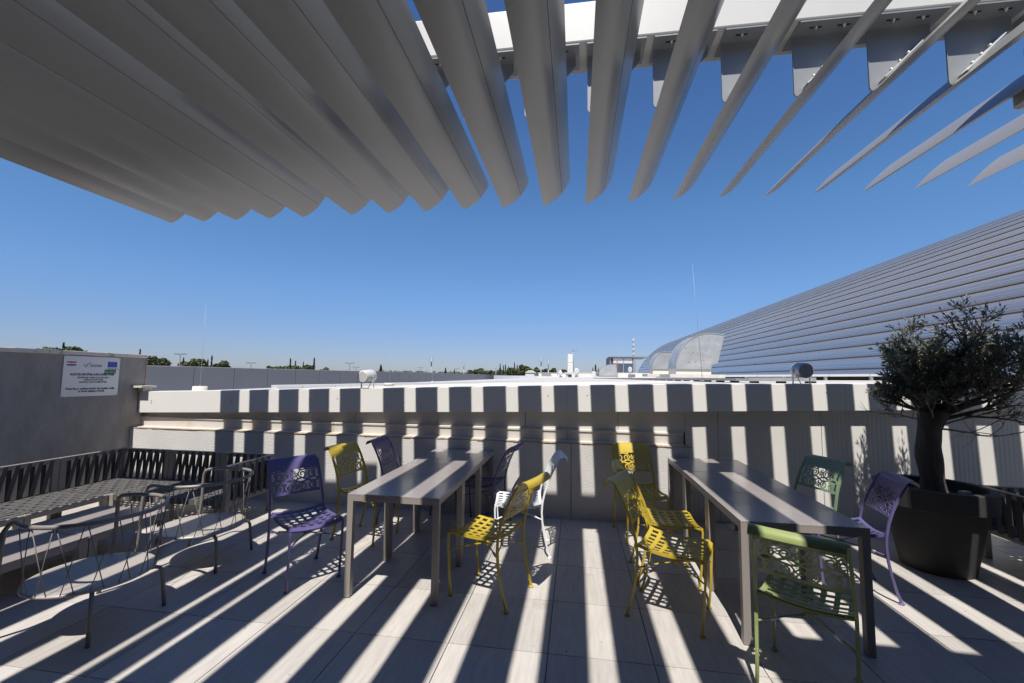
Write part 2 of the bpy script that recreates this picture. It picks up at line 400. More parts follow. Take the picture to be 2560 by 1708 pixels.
for a in range(3):
    for c in range(3):
        if (a + c) % 2 == 0: rect(.117 + a*.009, .168 + c*.013, .125 + a*.009, .180 + c*.013, MT['red'], 'crest_square', .0013, .0018)
rect(.765, .115, .945, .262, MT['eublue'], 'flag_field')
cx, cy = px(.855, .1885)
for k in range(12):
    a = 2*math.pi*k/12; b = MB()
    ps = []
    for q in range(10):
        rr = .0042 if q % 2 == 0 else .0018
        ps.append((cx + .024*math.sin(a) + rr*math.sin(2*math.pi*q/10), cy + .024*math.cos(a) + rr*math.cos(2*math.pi*q/10)))
    b.prism(ps, 2, .0013, .0018); b.obj('flag_star', MT['yellowp'], sg)
text('Europska unija', .015, *px(.86, .29), MT['ink'], 0, width=.105)
text('Zajedno do fondova EU', .015, *px(.86, .318), MT['ink'], 0, width=.165)
# diamonds logo
for u, v, s_, mm in ((.342, .215, .011, 'ink'), (.357, .232, .006, 'yellowp'), (.375, .25, .015, 'navy'), (.40, .205, .015, 'red'), (.427, .168, .012, 'red'), (.445, .143, .007, 'red')):
    c = px(u, v); MB().prism([(c[0]-s_*.8, c[1]), (c[0]-.1*s_, c[1]-s_*.7), (c[0]+s_*.8, c[1]), (c[0]+.1*s_, c[1]+s_*.7)], 2, .0002, .0012).obj('logo_diamond', MT[mm], sg)
text('EUROPSKI STRUKTURNI', .015, *px(.545, .212), MT['navy'], 0, width=.135)
text('I INVESTICIJSKI FONDOVI', .015, *px(.545, .245), MT['navy'], .0003, width=.135)
st = rect(.715, .335, .93, .43, MT['black'], 'sticker', .0013, .0022)
text('faction', .048, *px(.823, .383), MT['mint'], .0012, .0026, width=.128)

# ---- stucco upstand wall
sw = thing('stucco_wall', 'low pale stucco wall with rough texture along the back of the terrace', 'wall', (-2.4, 5.1, 0))
MB().box((-3.6, 0, 0), (3.64, .16, .845)).obj('wall', MT['stucco'], sw)
b = MB()       # crumbly sealant line on its top edge
x = -3.6
while x < 3.64:
    x2 = x + random.uniform(.05, .16); h = random.uniform(.004, .010)
    b.box((x, -.004 - random.random()*.006, .845), (min(x2, 3.64), .16, .845 + h)); x = x2
b.obj('sealant', MT['rust'], sw)
MB().box((2.34, -.003, 0), (2.346, .0, .84)).obj('wall_joint', MT['core'], sw)
MB().box((3.64, .03, .30), (3.665, .10, .90)).obj('end_angle', MT['flash'], sw)
for z in (.36, .62, .84): MB().box((3.655, .01, z), (3.675, .03, z+.012)).obj('screw', MT['rivet'], sw)

# ---- cladding wall (cream ribbed panels) and fascia above it
def yc(x): return 5.27 if x < 1.3 else 5.27 + (x - 1.3)*.0647
cw = thing('cladding_wall', 'cream ribbed metal panel wall behind the tables, under the striped fascia', 'wall', (0, 5.3, 0))
seams = [-6.0, -5.04, -3.93, -2.83, -1.72, -.61, .49, 1.61, 2.73, 3.85, 4.97, 6.09, 7.2]
for a, c in zip(seams[:-1], seams[1:]):
    def seg(x0, x1, z0):
        ya, yb = yc(x0) - 5.3, yc(x1) - 5.3
        zt0, zt1 = 1.30 + .03*x0, 1.30 + .03*x1
        zt0, zt1 = min(zt0, 1.42), min(zt1, 1.42)
        MB().hexa([(x0, ya, z0), (x1, yb, z0), (x1, yb+.05, z0), (x0, ya+.05, z0)],
                  [(x0, ya, zt0), (x1, yb, zt1), (x1, yb+.05, zt1), (x0, ya+.05, zt0)]).obj('panel', MT['clad'], cw)
    if c <= 1.0: seg(a + .003, c - .003, .99)
    elif a < 1.24: seg(a + .003, 1.24, .99); seg(1.244, c - .003, .004)
    else: seg(a + .003, c - .003, .004)
MB().box((-6, .031, .85), (1.24, .10, 1.2)).obj('wall_core', MT['core'], cw)
MB().hexa([(1.24, .03, 0), (7.3, yc(7.3)-5.3+.052, 0), (7.3, .6, 0), (1.24, .2, 0)], [(1.24, .03, 1.4), (7.3, yc(7.3)-5.3+.052, 1.42), (7.3, .6, 1.42), (1.24, .2, 1.4)]).obj('wall_core', MT['core'], cw)
# base flashing with drip lip, in lengths
for a, c in ((-6.0, -3.1), (-3.1, -.1), (-.1, 1.22)):
    b = MB()
    b.prism([(-.030, .855), (-.150, .850), (-.150, .856), (-.062, .860), (-.062, .962), (-.075, .968), (-.075, .985), (-.030, .992)], 0, a + .002, c - .002)
    b.obj('flashing', MT['flash'], cw)

fa = thing('roof_fascia', 'cream sheet metal roof edge fascia crossed by broad shadow bars', 'fascia', (0, 5.17, 0))
def zb(x): return 1.205 + .0265*x
def ztp(x): return 1.510 + .0305*x if x < 1 else 1.5405 + .0155*(x - 1)
def yf(x): return yc(x) - .10 - 5.17
fs_ = [-5.985, -3.17, -.11, 2.95, 6.01, 8.4]
for a, c in zip(fs_[:-1], fs_[1:]):
    pts = [a + .0015, c - .0015]
    if a < 1.3 < c: pts = [a + .0015, 1.3, c - .0015]
    b = MB()
    n = len(pts); vs = []
    for x in pts:
        y = yf(x)
        vs += [(x, y, zb(x)), (x, y + .10, zb(x)), (x, y + .10, zb(x) + .02), (x, y + .30, ztp(x) - .03), (x, y + .30, ztp(x) + .004), (x, y + .02, ztp(x)+.004), (x, y, ztp(x))]
    fs = []
    for i in range(n-1):
        for j in range(7): fs.append((i*7+j, i*7+(j+1) % 7, (i+1)*7+(j+1) % 7, (i+1)*7+j))
    fs.append(tuple(range(7))); fs.append(tuple((n-1)*7 + j for j in range(7))[::-1])
    b.add(vs, fs); b.obj('fascia_panel', MT['fascia'], fa)
    MB().box((c-.003, yf(c) + .002, zb(c)), (c+.003, yf(c)+.05, ztp(c)-.01)).obj('seam', MT['rust'], fa)
for x, dz in ((-5.78, .16), (-5.78, .13), (-4.55, .16), (-4.55, .13), (-3.42, .17), (-3.03, .17), (-1.35, .2), (-.33, .19), (.13, .19), (.4, .05), (1.55, .2), (2.75, .2), (3.16, .2), (-1.9, .06), (-2.35, .07)):
    yy = yf(x)
    b = MB().lathe([(.006, 0), (.006, .004)], 8); o = b.obj('rivet', MT['rivet'], fa)
    o.rotation_euler = (R(90), 0, 0); o.location = (x, yy + .0005, zb(x) + dz)
ec = MB(); ec.box((-5.99, -.10, 1.39), (-5.84, .11, 1.415)); ec.box((-5.97, -.03, 1.335), (-5.90, .10, 1.39))
ec.obj('end_coping', MT['concrete'], fa)

# ---- roof deck beyond the fascia
def zr(x, y): return min(ztp(x) - .015 + .003*(y - 5.4), 1.66)
vs = []; fs = []; xs = [-17, -13, -9, -6, -4, -2, 0, 1, 2, 3, 4, 5, 6, 8, 9.8]; ys = [5.40, 6, 7, 9, 12, 16, 22, 30, 45, 78]
for y in ys:
    for x in xs:
        if x < -6: z = .72 + .02*(x + 6)
        else: z = zr(x, y)
        vs.append((x, y + (yf(x) if y < 5.5 and x > 1.3 else 0), z))
nx = len(xs)
for i in range(len(ys)-1):
    for j in range(nx-1): fs.append((i*nx+j, i*nx+j+1, (i+1)*nx+j+1, (i+1)*nx+j))
me = bpy.data.meshes.new('roof_deck'); me.from_pydata(vs, [], fs); me.materials.append(MT['deck'])
o = bpy.data.objects.new('roof_deck', me); C.objects.link(o); tag(o, kind='structure')
for k, (y, x0, x1) in enumerate(((5.75, -5.0, .2), (6.1, -4.2, .6), (6.6, -3.4, .9), (7.2, -3.0, 1.4), (8.0, -2.8, 1.7), (9.0, -2.0, 3.0), (5.9, 1.6, 6.0), (6.35, 3.2, 6.5))):
    b = MB()
    b.hexa([(x0, y-.03, zr(x0, y)-.01), (x1, y-.03, zr(x1, y)-.01), (x1, y+.03, zr(x1, y)-.01), (x0, y+.03, zr(x0, y)-.01)],
           [(x0, y-.015, zr(x0, y)+.016), (x1, y-.015, zr(x1, y)+.016), (x1, y+.015, zr(x1, y)+.016), (x0, y+.015, zr(x0, y)+.016)])
    r_ = b.obj('roof_seam', MT['deck'], o)

# ---- big vaulted metal roof to the right
va = thing('vaulted_roof', 'long silver vaulted roof of ribbed metal sheets rising on the right', 'building', (10, 40, 1.3))
def vp(t):   # t: 0 (base) .. 1 (top) along the arc; returns x,z and outward normal angle
    a = R(165 - 100*t)
    return 19.35 + 9.82*math.cos(a) - 10, EYE - 3 + 9.82*math.sin(a) - 1.3, a
NC = 36
for k in range(NC):
    x0, z0, a0 = vp(k/NC); x1, z1, a1 = vp((k+1)/NC)
    a = (a0 + a1)/2; nxx, nz = math.cos(a), math.sin(a)
    # sheet profile: shallow pans with small stiffening grooves
    prof = []
    for q, off in ((0, .0), (.16, .010), (.17, .020), (.18, .011), (.36, .023), (.37, .034), (.38, .024), (.56, .036), (.60, .036), (.78, .018), (.79, .029), (.80, .017), (.96, .0)):
        prof.append((x0 + (x1-x0)*q + nxx*off, z0 + (z1-z0)*q + nz*off))
    back = [(p[0] - nxx*.05, p[1] - nz*.05) for p in (prof[-1], prof[0])]
    b = MB(); b.prism(prof + back, 1, -36.5, 36.0); b.obj('roof_sheet', MT['vault'], va)
    sx0, sz0 = x0 + (x1-x0)*.985, z0 + (z1-z0)*.985
    b = MB(); b.prism([(sx0 + nxx*-.04, sz0 + nz*-.04), (sx0 + nxx*.026, sz0 + nz*.026), (sx0 + nxx*.026 + .03*nz, sz0 + nz*.026 - .03*nxx), (sx0 + .03*nz - nxx*.04, sz0 - .03*nxx - nz*.04)], 1, -36.5, 36.0)
    b.obj('seam_cap', MT['vaultseam'], va)
ep = [(vp(i/16)[0], vp(i/16)[1]) for i in range(17)]
b = MB(); b.prism([(p[0]+.08, p[1]-.08) for p in ep] + [(22, ep[-1][1]), (22, -.2), (ep[0][0]+.1, -.2)], 1, 35.9, 36.2); b.obj('end_wall', MT['bldg'], va)
b = MB().prism([(-.4, -1.2), (.35, -1.2), (.35, .35), (-.1, .35)], 1, -36.5, 36.2); b.obj('base_kerb', MT['bldg'], va)
for k in range(14):
    MB().box((-.22, -36 + k*2.6, .30), (-.12, -35.9 + k*2.6, .50)).obj('seam_clip', MT['galvdark'], va)
MB().tube([(-.25, -36.4, .42), (-.25, 35, .42)], .03, 6).obj('handrail', MT['greymet'], va)

# ================================================================ PERGOLA
pg = thing('louvre_pergola', 'sunshade pergola of silver aerofoil louvres hung under a cream steel beam', 'pergola', (0, 2.85, 3.81))
ZB, YE, YS = 3.39, 4.37, -2.6
def section(th_lo=.043, th_up=.012, n=16):
    cx, cz = .275, .27; L = math.hypot(cx, cz); ux, uz = cx/L, cz/L; nx, nz = uz, -ux    # n points down-right (lower face)
    lo = []; up = []
    for i in range(n+1):
        t = i/n; s = 4*t*(1-t)
        bul = th_lo * s
        lo.append([ux*L*t + nx*bul, uz*L*t + nz*bul])
        up.append([ux*L*t - nx*th_up*s, uz*L*t - nz*th_up*s])
    out = lo[:]
    # narrow groove (panel joint) on the lower face at 62 %
    k = int(n*.62)
    p, q = Vector(out[k]), Vector(out[k+1]); d = (q - p).normalized()
    mid = (p + q)/2; inn = Vector((-nx, -nz))
    out[k+1:k+1] = [list(mid - d*.0022), list(mid - d*.0018 + inn*.006), list(mid + d*.0018 + inn*.006), list(mid + d*.0022)]
    return out + up[1:-1][::-1]
sec = section()
def blade_mesh():
    n = len(sec); b = MB(); ys = [YS - 2.85, -1, .6, YE - 2.85]
    vs = [(p[0], y, p[1]) for y in ys for p in sec]
    fs = [(i*n+j, i*n+(j+1) % n, (i+1)*n+(j+1) % n, (i+1)*n+j) for i in range(len(ys)-1) for j in range(n)]
    b.add(vs, fs, True); b.f.append(tuple(range(n))[::-1]); b.f.append(tuple((len(ys)-1)*n + j for j in range(n))); b.sm += [False, False]
    me = b.mesh('blade', MT['blade'])
    me.set_sharp_from_angle(angle=R(28))
    return me
bmh = blade_mesh()
tips = [-0.341 + .4305*(i-10) for i in range(5, 28)] + [-3.08 - .4305*k for k in range(0, 5)]
tips.sort()
BY = -.03
def bracket_mesh():
    b = MB(); x0 = -.015
    poly = [(x0, .0), (x0, -.385), (x0+.004, -.398), (x0+.014, -.408), (x0+.024, -.402), (.315, -.094), (.335, -.07), (.335, 0)]
    poly = [(p[0], p[1]) for p in poly]
    b.prism(poly, 1, BY, BY + .010)
    return b.mesh('bracket', MT['bracket'])
def flange_mesh():
    b = MB(); b.box((-.02, BY - .12, -.008), (.36, BY + .12, 0)); b.box((-.015, BY-.004, -.012), (.335, BY, -.006)); return b.mesh('flange', MT['bracket'])
def slots():
    b = MB()
    for x in (.09, .25):
        b.box((x-.035, BY-.072, -.0095), (x+.035, BY-.060, -.0075))
    return b.mesh('slot', MT['darkgap'])
def bolts():
    b = MB()
    b.lathe([(.012, -.0085), (.012, -.011), (.009, -.0112), (.009, -.019), (.004, -.0192), (.004, -.03)], 10, (.09, BY-.066))
    return b.mesh('bolt', MT['bolt'])
def shoe():
    b = MB(); d = Vector((1, 0, 1)).normalized(); n_ = Vector((-1, 0, 1)).normalized()
    o0 = Vector((.035, BY-.065, -.367))
    for t0, t1, h in ((0, .30, .006),):
        p = [o0 + d*t0, o0 + d*t1]; q = [Vector((0, .06, 0)) + v for v in p]
        b.hexa([p[0], p[1], q[1], q[0]], [v + n_*h for v in (p[0], p[1], q[1], q[0])])
    for t in (.08, .15, .22):
        c = o0 + d*t + Vector((0, .03, 0)); b.tube([c, c + n_*.018], .009, 6)
    return b.mesh('blade_shoe', MT['beam'])
brm, flm, slm, bom, shm = bracket_mesh(), flange_mesh(), slots(), bolts(), shoe()
for x in tips:
    o = link('blade', bmh, pg); o.location = (x, 0, ZB - 3.81)
    if x > -5.3:
        k = link('bracket', brm, pg); k.location = (x, 0, -.003)
        for nm, m_ in (('flange', flm), ('slot', slm), ('bolt', bom), ('blade_shoe', shm)):
            c = link(nm, m_, k)
            if nm == 'bolt': c = link(nm, m_, k); c.location = (.16, 0, 0)
MB().box((-7.0, -.155, 0), (8.6, .15, .285)).obj('cross_beam', MT['beam'], pg, .012)
MB().box((-2.78, -5.4, .288), (-2.57, .15, .52)).obj('rafter', MT['beam'], pg, .008)
MB().box((3.44, -5.4, .288), (3.65, .15, .52)).obj('rafter', MT['beam'], pg, .008)
MB().box((-7.0, -5.2, .02), (8.6, -4.9, .285)).obj('cross_beam', MT['beam'], pg, .012)
for x, y in ((-6.75, 0), (8.3, 0), (-6.75, -5.05), (8.3, -5.05)):
    p = MB().box((x-.13, y-.13, -3.81), (x+.13, y+.13, -.001)).obj('post', MT['greymet'], pg, .03)
MB().box((2.885, .09, -3.81), (3.085, .27, -.001)).obj('post', MT['greymet'], pg, .03)
b = MB().box((2.835, .07, -.42), (3.13, .30, -.30)); b.obj('post_collar', MT['greymet'], pg, .02)
# solid canopy behind the camera (shades the near right of the floor)
cn = thing('unseen_canopy', 'flat roof slab behind the photographer, extended out of view to cut bounce light', 'canopy', (4, -1, 4.12))
MB().box((-2.9, .4, 0), (5.0, 1.72, .16)).obj('slab', MT['soffit'], cn)
MB().box((-12, -6.0, 0), (5.0, .398, .16)).obj('slab', MT['soffit'], cn)  # unseen rear slab, added to cut bounce light off the floor behind
fc = thing('sky_block_facade', 'dark glazed building front added unseen behind the photographer to block sky light', 'building', (0, -3.6, 0))  # added out of view: holds back sky light so the shade is deeper
for k in range(14):
    MB().box((-14 + k*2, -.06, .02), (-12.05 + k*2, 0, 4.1)).obj('blocker_pane', MT['glassback'], fc)
    MB().box((-12.045 + k*2, -.12, .0), (-12.005 + k*2, .06, 4.1)).obj('mullion', MT['darkpole'], fc)
MB().box((-14, -1.0, 4.3), (14, -.1, 6.6)).obj('blocker_wall', MT['soffit'], fc)
for k in range(3): MB().box((-7.1, -.3 + k*1.6, .02), (-7.0, 1.28 + k*1.6, 7.0)).obj('blocker_pane', MT['glassback'], fc)  # unseen side wing, added to darken the ambient light on the left

# ================================================================ FURNITURE
# ---- slab tables
def table(x, y, wx, wy, label, group, gh=.735, leg=.045, th=.05):
    t = thing('outdoor_table', label, 'table', (x, y, 0), 0, group)
    top = MB().box((.001, .001, gh-.012), (wx-.001, wy-.001, gh)).obj('tabletop', MT['ttop'], t, .002)
    f = MB()
    f.box((.001, .001, gh-th), (wx-.001, .03, gh-.012)); f.box((.001, wy-.03, gh-th), (wx-.001, wy-.001, gh-.012))
    f.box((.001, .03, gh-th), (.03, wy-.03, gh-.012)); f.box((wx-.03, .03, gh-th), (wx-.001, wy-.03, gh-.012))
    f.obj('frame', MT['taupe'], t)
    for lx in (.001, wx-leg-.001):
        for ly in (.001, wy-leg-.001):
            g_ = MB().box((lx, ly, .004), (lx+leg, ly+leg, gh-th)); g_.obj('leg', MT['taupe'], t, .002)
            MB().box((lx+.003, ly+.003, 0), (lx+leg-.003, ly+leg-.003, .004)).obj('glide', MT['black'], t)
    return t
G1 = 'square taupe tables pushed together in two rows'
for k, lb in enumerate(('taupe metal table nearest the camera in the left row', 'taupe metal table in the middle of the left row', 'taupe metal table at the wall end of the left row')):
    table(-1.662, 3.03 + .685*k, .70, .683, lb, G1)
for k, lb in enumerate(('taupe metal table nearest the camera in the right row, behind the green chair', 'taupe metal table in the middle of the right row', 'taupe metal table at the wall end of the right row')):
    table(1.01, 2.93 + .72*k, .725, .717, lb, G1)

# ---- perforated metal chairs; local +Y is the way the sitter faces, origin between the rear feet
PROF = [(0, .012), (.028, .10), (.052, .20), (.068, .30), (.075, .40), (.070, .48), (.050, .57), (.020, .66), (-.015, .74), (-.052, .81), (-.080, .855)]
def prof_at(z):
    for (y0, z0), (y1, z1) in zip(PROF[:-1], PROF[1:]):
        if z0 <= z <= z1: t = (z-z0)/(z1-z0); return y0 + (y1-y0)*t
    return PROF[-1][0] if z > .8 else 0
def make_chair(color):
    m_ = CH[color]; P = []
    # rear legs with uprights
    def upx(z): return .205 + .008*math.sin(min(z, .5)/.5*math.pi*.5) - (.012*max(0, z-.5)/.35)
    for s in (-1, 1):
        b = MB(); b.tube([(s*upx(z), y, z) for y, z in PROF], .0115, 4, flat=.95, up=(0, 1, .2))
        P.append(('leg', b.mesh('leg', m_), [('foot', MB().lathe([(.019, 0), (.019, .006), (.013, .014)], 12, (s*upx(0), 0)).mesh('foot', m_))]))
        fp = [(s*.195, .470, .012), (s*.197, .482, .14), (s*.198, .492, .30), (s*.198, .497, .42), (s*.196, .492, .445), (s*.19, .478, .452)]
        b = MB(); b.tube(fp, .0105, 4, flat=.95, up=(0, 1, .2))
        P.append(('leg', b.mesh('leg', m_), [('foot', MB().lathe([(.018, 0), (.018, .006), (.012, .014)], 12, (s*.195, .470)).mesh('foot', m_))]))
    # seat: dished lattice of flat strips
    def sz(x, y):
        t = (y - .075)/.425
        z = .452 + .030*(2*t-1)**2*(1 if t < .5 else .55) - .020*(1-(x/.2)**2)
        if t > .93: z -= (t-.93)*.35
        return z
    def F(u, v, w_): return (u, v, sz(u, v) + w_)
    b = MB(); n = 7
    xs_ = [-.19 + .38*i/(n-1) for i in range(n)]; ys_ = [.085 + .405*i/(n-1) for i in range(n)]
    for i, x in enumerate(xs_):
        wd = .026; 
        b.ribbon([(x, .078 + .424*q/14) for q in range(15)], wd, .0035, F=F)
    for y in ys_:
        b.ribbon([(-.2 + .4*q/10, y) for q in range(11)], .026, .0035, F=lambda u, v, w_: (u, v, sz(u, v) + w_ + .0028))
    P.append(('seat', b.mesh('seat', m_), []))
    b = MB()
    b.tube([(-.2, .08 + .41*q/8, sz(.2, .08 + .41*q/8) - .008) for q in range(9)], .009, 4)
    b.tube([(.2, .08 + .41*q/8, sz(.2, .08 + .41*q/8) - .008) for q in range(9)], .009, 4)
    b.tube([(-.2 + .4*q/8, .08, sz(-.2 + .4*q/8, .08) - .008) for q in range(9)], .009, 4)
    b.tube([(-.2 + .4*q/8, .490, sz(-.2 + .4*q/8, .49) - .010) for q in range(9)], .009, 4)
    P.append(('seat_frame', b.mesh('seat_frame', m_), []))
    # back panel with scrollwork, between z .60 and .80
    def B(u, v, w_):
        z = .600 + v; y = prof_at(z); bow = -.012*(1 - (u/.2)**2)
        return (u, y + bow + w_, z)
    b = MB(); hw = .190; H0, H1 = 0, .190; th = .003
    def rib(pts, wd=.0095): b.ribbon(pts, wd, th, F=B)
    rib([(-hw + 2*hw*q/16, .006) for q in range(17)], .016)
    rib([(-hw, .19*q/8) for q in range(9)], .006); rib([(hw, .19*q/8) for q in range(9)], .006)
    def spiral(cx, cy, r0, a0, turn, s=1, n_=13):
        return [(cx + s*(r0*(1 - .78*q/n_))*math.cos(a0 + turn*q/n_), cy + (r0*(1 - .78*q/n_))*math.sin(a0 + turn*q/n_)) for q in range(n_+1)]
    for cy in (.050, .140):
        for cx in (-.095, .095):
            for s in (-1, 1):
                rib(spiral(cx + s*.038, cy, .029, R(-70), R(330), -s, 11), .0105)
                rib([(cx, cy-.045), (cx + s*.030, cy-.034), (cx + s*.066, cy-.012), (cx + s*.070, cy + .010), (cx + s*.052, cy + .032), (cx + s*.018, cy+.036), (cx, cy + .047)], .0105)
    # wavy lenses across the middle
    for ph in (0, 1):
        rib([(-hw + 2*hw*q/32, .095 + .017*math.sin(2*math.pi*q/32*2 + ph*math.pi)) for q in range(33)], .0115)
    for cy in (.05, .14):
        rib(arc(-hw, cy, .040, -90, 90, 8), .011); rib(arc(hw, cy, .040, 90, 270, 8), .011)
        rib([(-.02, cy-.03), (0, cy), (-.0, cy+.03)], .008); rib([(-.022, cy), (0, cy+.018), (.022, cy), (0, cy-.018), (-.022, cy)], .009)
    for x in (-.15, -.095, -.04, .04, .095, .15): rib([(x-.012, .19), (x, .176), (x+.012, .19)], .010); rib([(x-.012, .008), (x, .02), (x+.012, .008)], .009)
    P.append(('backrest', b.mesh('backrest', m_), []))
    # rolled top rail
    pr = [(prof_at(.785), .785), (prof_at(.81), .81), (-.067, .838), (-.084, .861), (-.104, .875), (-.126, .878), (-.145, .869), (-.156, .852), (-.158, .836)]
    b = MB(); vs = []; nu = 9
    for q in range(nu):
        u = -.198 + .396*q/(nu-1); bow = -.012*(1 - (u/.2)**2)
        for (y, z), o_ in [(p, 0) for p in pr] + [(p, 1) for p in pr[::-1]]:
            vs.append((u, y + bow + (.0035 if o_ else 0)*1.0, z + (.0 if o_ else .0035)))
    n_ = 2*len(pr)
    fs = [(i*n_+j, i*n_+(j+1) % n_, (i+1)*n_+(j+1) % n_, (i+1)*n_+j) for i in range(nu-1) for j in range(n_)]
    b.add(vs, fs, True); b.f.append(tuple(range(n_))[::-1]); b.f.append(tuple((nu-1)*n_ + j for j in range(n_))); b.sm += [False, False]
    me = b.mesh('top_rail', m_); me.set_sharp_from_angle(angle=R(50)); P.append(('top_rail', me, []))
    b = MB()
    c = (0, .29, .345)
    for s in (-1, 1):
        b.tube([(s*.205, .070, .33), (s*.10, .18, .342), c], .0055, 6)
        b.tube([(s*.198, .490, .32), (s*.10, .39, .338), c], .0055, 6)
    b.box((-.02, .27, .337), (.02, .31, .353))
    st_ = b.mesh('stretcher', m_)
    cs = [('clamp', MB().tube([(s*.155, .12, .335), (s*.125, .152, .338)], .010, 8).mesh('clamp', MT['clamp'])) for s in (-1, 1)]
    P.append(('stretcher', st_, cs))
    return P
CACHE = {}
def chair(color, mid, fwd, label):
    if color not in CACHE: CACHE[color] = make_chair(color)
    L = math.hypot(*fwd); rz = math.atan2(-fwd[0]/L, fwd[1]/L)
    t = thing('perforated_chair', label, 'chair', (mid[0], mid[1], 0), rz, 'painted metal chairs with scroll cut-out backs')
    for nm, me, subs in CACHE[color]:
        o = link(nm, me, t)
        for sn, sm in subs: link(sn, sm, o)
    return t
chair('purple', (-2.37, 3.45), (.375, -.27), 'purple metal chair at the near left of the left table row')
chair('yellow', (-2.315, 4.23), (.46, -.09), 'yellow metal chair on the left side of the left tables, between two purple chairs')
chair('purple', (-2.14, 4.735), (.49, .0), 'purple metal chair far left of the left table row, by the wall')
chair('purple', (-.75, 4.69), (-.45, .06), 'purple metal chair at the wall on the right side of the left table row')
chair('white', (-.256, 4.185), (-.47, -.06), 'white metal chair on the right of the left table row')
chair('yellow', (-.405, 3.235), (-.45, .15), 'yellow metal chair at the near right of the left table row')
chair('yellow', (.61, 4.945), (.168, -.986), 'yellow metal chair with its back to the stucco wall, facing the camera')
chair('yellow', (.475, 3.825), (1, 0), 'yellow metal chair at the middle left of the right table row, partly behind another')
chair('yellow', (.42, 3.335), (.44, -.175), 'yellow metal chair at the near left of the right table row')
chair('green2', (2.25, 4.50), (-.93, -.36), 'dark green metal chair on the far right side of the right table row')
chair('purple', (2.365, 3.84), (-.986, .164), 'purple metal chair between the right table row and the big plant pot')
chair('green', (1.10, 2.41), (.517, .856), 'pale green metal chair in the right foreground seen from behind')

# ---- woven-strap bench modules (local: seat front y=0, back y=d)
def bench(x0, y0, label, backs, wx=.70, wy=.71):
    t = thing('strap_bench', label, 'bench', (x0, y0, 0), 0, 'low outdoor bench modules with dark woven straps')
    zs = .29; fr = .04
    f = MB()
    f.box((.002, .002, zs-.05), (wx-.002, fr, zs)); f.box((.002, wy-fr, zs-.05), (wx-.002, wy-.002, zs))
    f.box((.002, fr, zs-.05), (fr, wy-fr, zs)); f.box((wx-fr, fr, zs-.05), (wx-.002, wy-fr, zs))
    f.obj('seat_frame', MT['taupe'], t, .003)
    for lx in (.002, wx-.052):
        for ly in (.002, wy-.052):
            MB().box((lx, ly, 0), (lx+.05, ly+.05, zs-.05)).obj('leg', MT['taupe'], t, .002)
    # seat straps, woven (alternate over / under)
    n = 8
    for i in range(n):
        c = .075 + (wx-.15)*i/(n-1)
        b = MB(); vs = []
        K = 17
        for q in range(K):
            y = .0 + wy*q/(K-1); z = zs + .003 + (.003 if (q//2 + i) % 2 else -.001)
            if q == 0 or q == K-1: z = zs + .002
            vs += [(c-.026, y, z), (c+.026, y, z), (c+.026, y, z+.003), (c-.026, y, z+.003)]
        fs = [(a*4+j, a*4+(j+1) % 4, (a+1)*4+(j+1) % 4, (a+1)*4+j) for a in range(K-1) for j in range(4)]
        b.add(vs, fs); b.box((c-.026, -.003, zs-.052), (c+.026, .001, zs+.004)); b.obj('seat_strap', MT['strap'], t)
        c = .075 + (wy-.15)*i/(n-1)
        b = MB(); vs = []
        for q in range(K):
            x = wx*q/(K-1); z = zs + .003 + (-.001 if (q//2 + i) % 2 else .003)
            if q == 0 or q == K-1: z = zs + .002
            vs += [(x, c-.026, z), (x, c+.026, z), (x, c+.026, z+.003), (x, c-.026, z+.003)]
        b.add(vs, fs); b.obj('seat_strap', MT['strap'], t)
    def back(M, L):
        """a back panel in its own frame: x along, y outwards, mapped by M"""
        zr_ = .65
        b = MB()
        b.box((.002, -.035, zs), (.062, .005, zr_-.045), M); b.box((L-.062, -.035, zs), (L-.002, .005, zr_-.045), M)
        b.box((.002, -.035, zr_-.045), (L-.002, .008, zr_), M)
        b.obj('back_frame', MT['taupe'], t, .002)
        n = 6
        for i in range(n):
            c = .115 + (L-.23)*i/(n-1); w_ = .021
            for (yy, sl, wrap) in ((-.042, .034, 1), (.010, -.003, 0)):
                z0, z1 = zs-.02, zr_-.008
                p = [Vector(q) for q in ((c-w_-sl, yy, z0), (c+w_-sl, yy, z0), (c+w_-sl, yy+.004, z0), (c-w_-sl, yy+.004, z0),
                                         (c-w_+sl, yy, z1), (c+w_+sl, yy, z1), (c+w_+sl, yy+.004, z1), (c-w_+sl, yy+.004, z1))]
                p = [M @ q for q in p]
                bb_ = MB().hexa(p[:4], p[4:]); bb_.obj('back_strap', MT['strap'], t)
    for k in backs:
        if k == 'N': back(Matrix.Translation((0, wy-.008, 0)), wx)
        if k == 'W': back(Matrix.Translation((.008, 0, 0)) @ Matrix.Rotation(R(90), 4, 'Z'), wy)
        if k == 'E': back(Matrix.Translation((wx-.008, wy, 0)) @ Matrix.Rotation(R(-90), 4, 'Z'), wy)
    return t
bench(-5.65, 4.04, 'corner module of the dark strap bench in the angle of the left and back walls', 'NW')
bench(-4.948, 4.04, 'middle module of the strap bench along the sunlit stucco wall', 'N')
bench(-4.246, 4.04, 'right end module of the strap bench with a slatted side, behind the wire chair', 'NE')
bench(-5.65, 3.328, 'strap bench module along the left wall, next to the corner', 'W')
bench(-5.65, 2.616, 'strap bench module along the left wall, cut by the left picture edge', 'W')
bench(3.73, 4.04, 'strap bench module with slatted side right behind the big plant pot', 'NW')
bench(4.432, 4.04, 'strap bench module at the wall beyond the right picture edge', 'N')
bench(3.73, 3.328, 'strap bench module at the right picture edge nearer the camera', 'W')

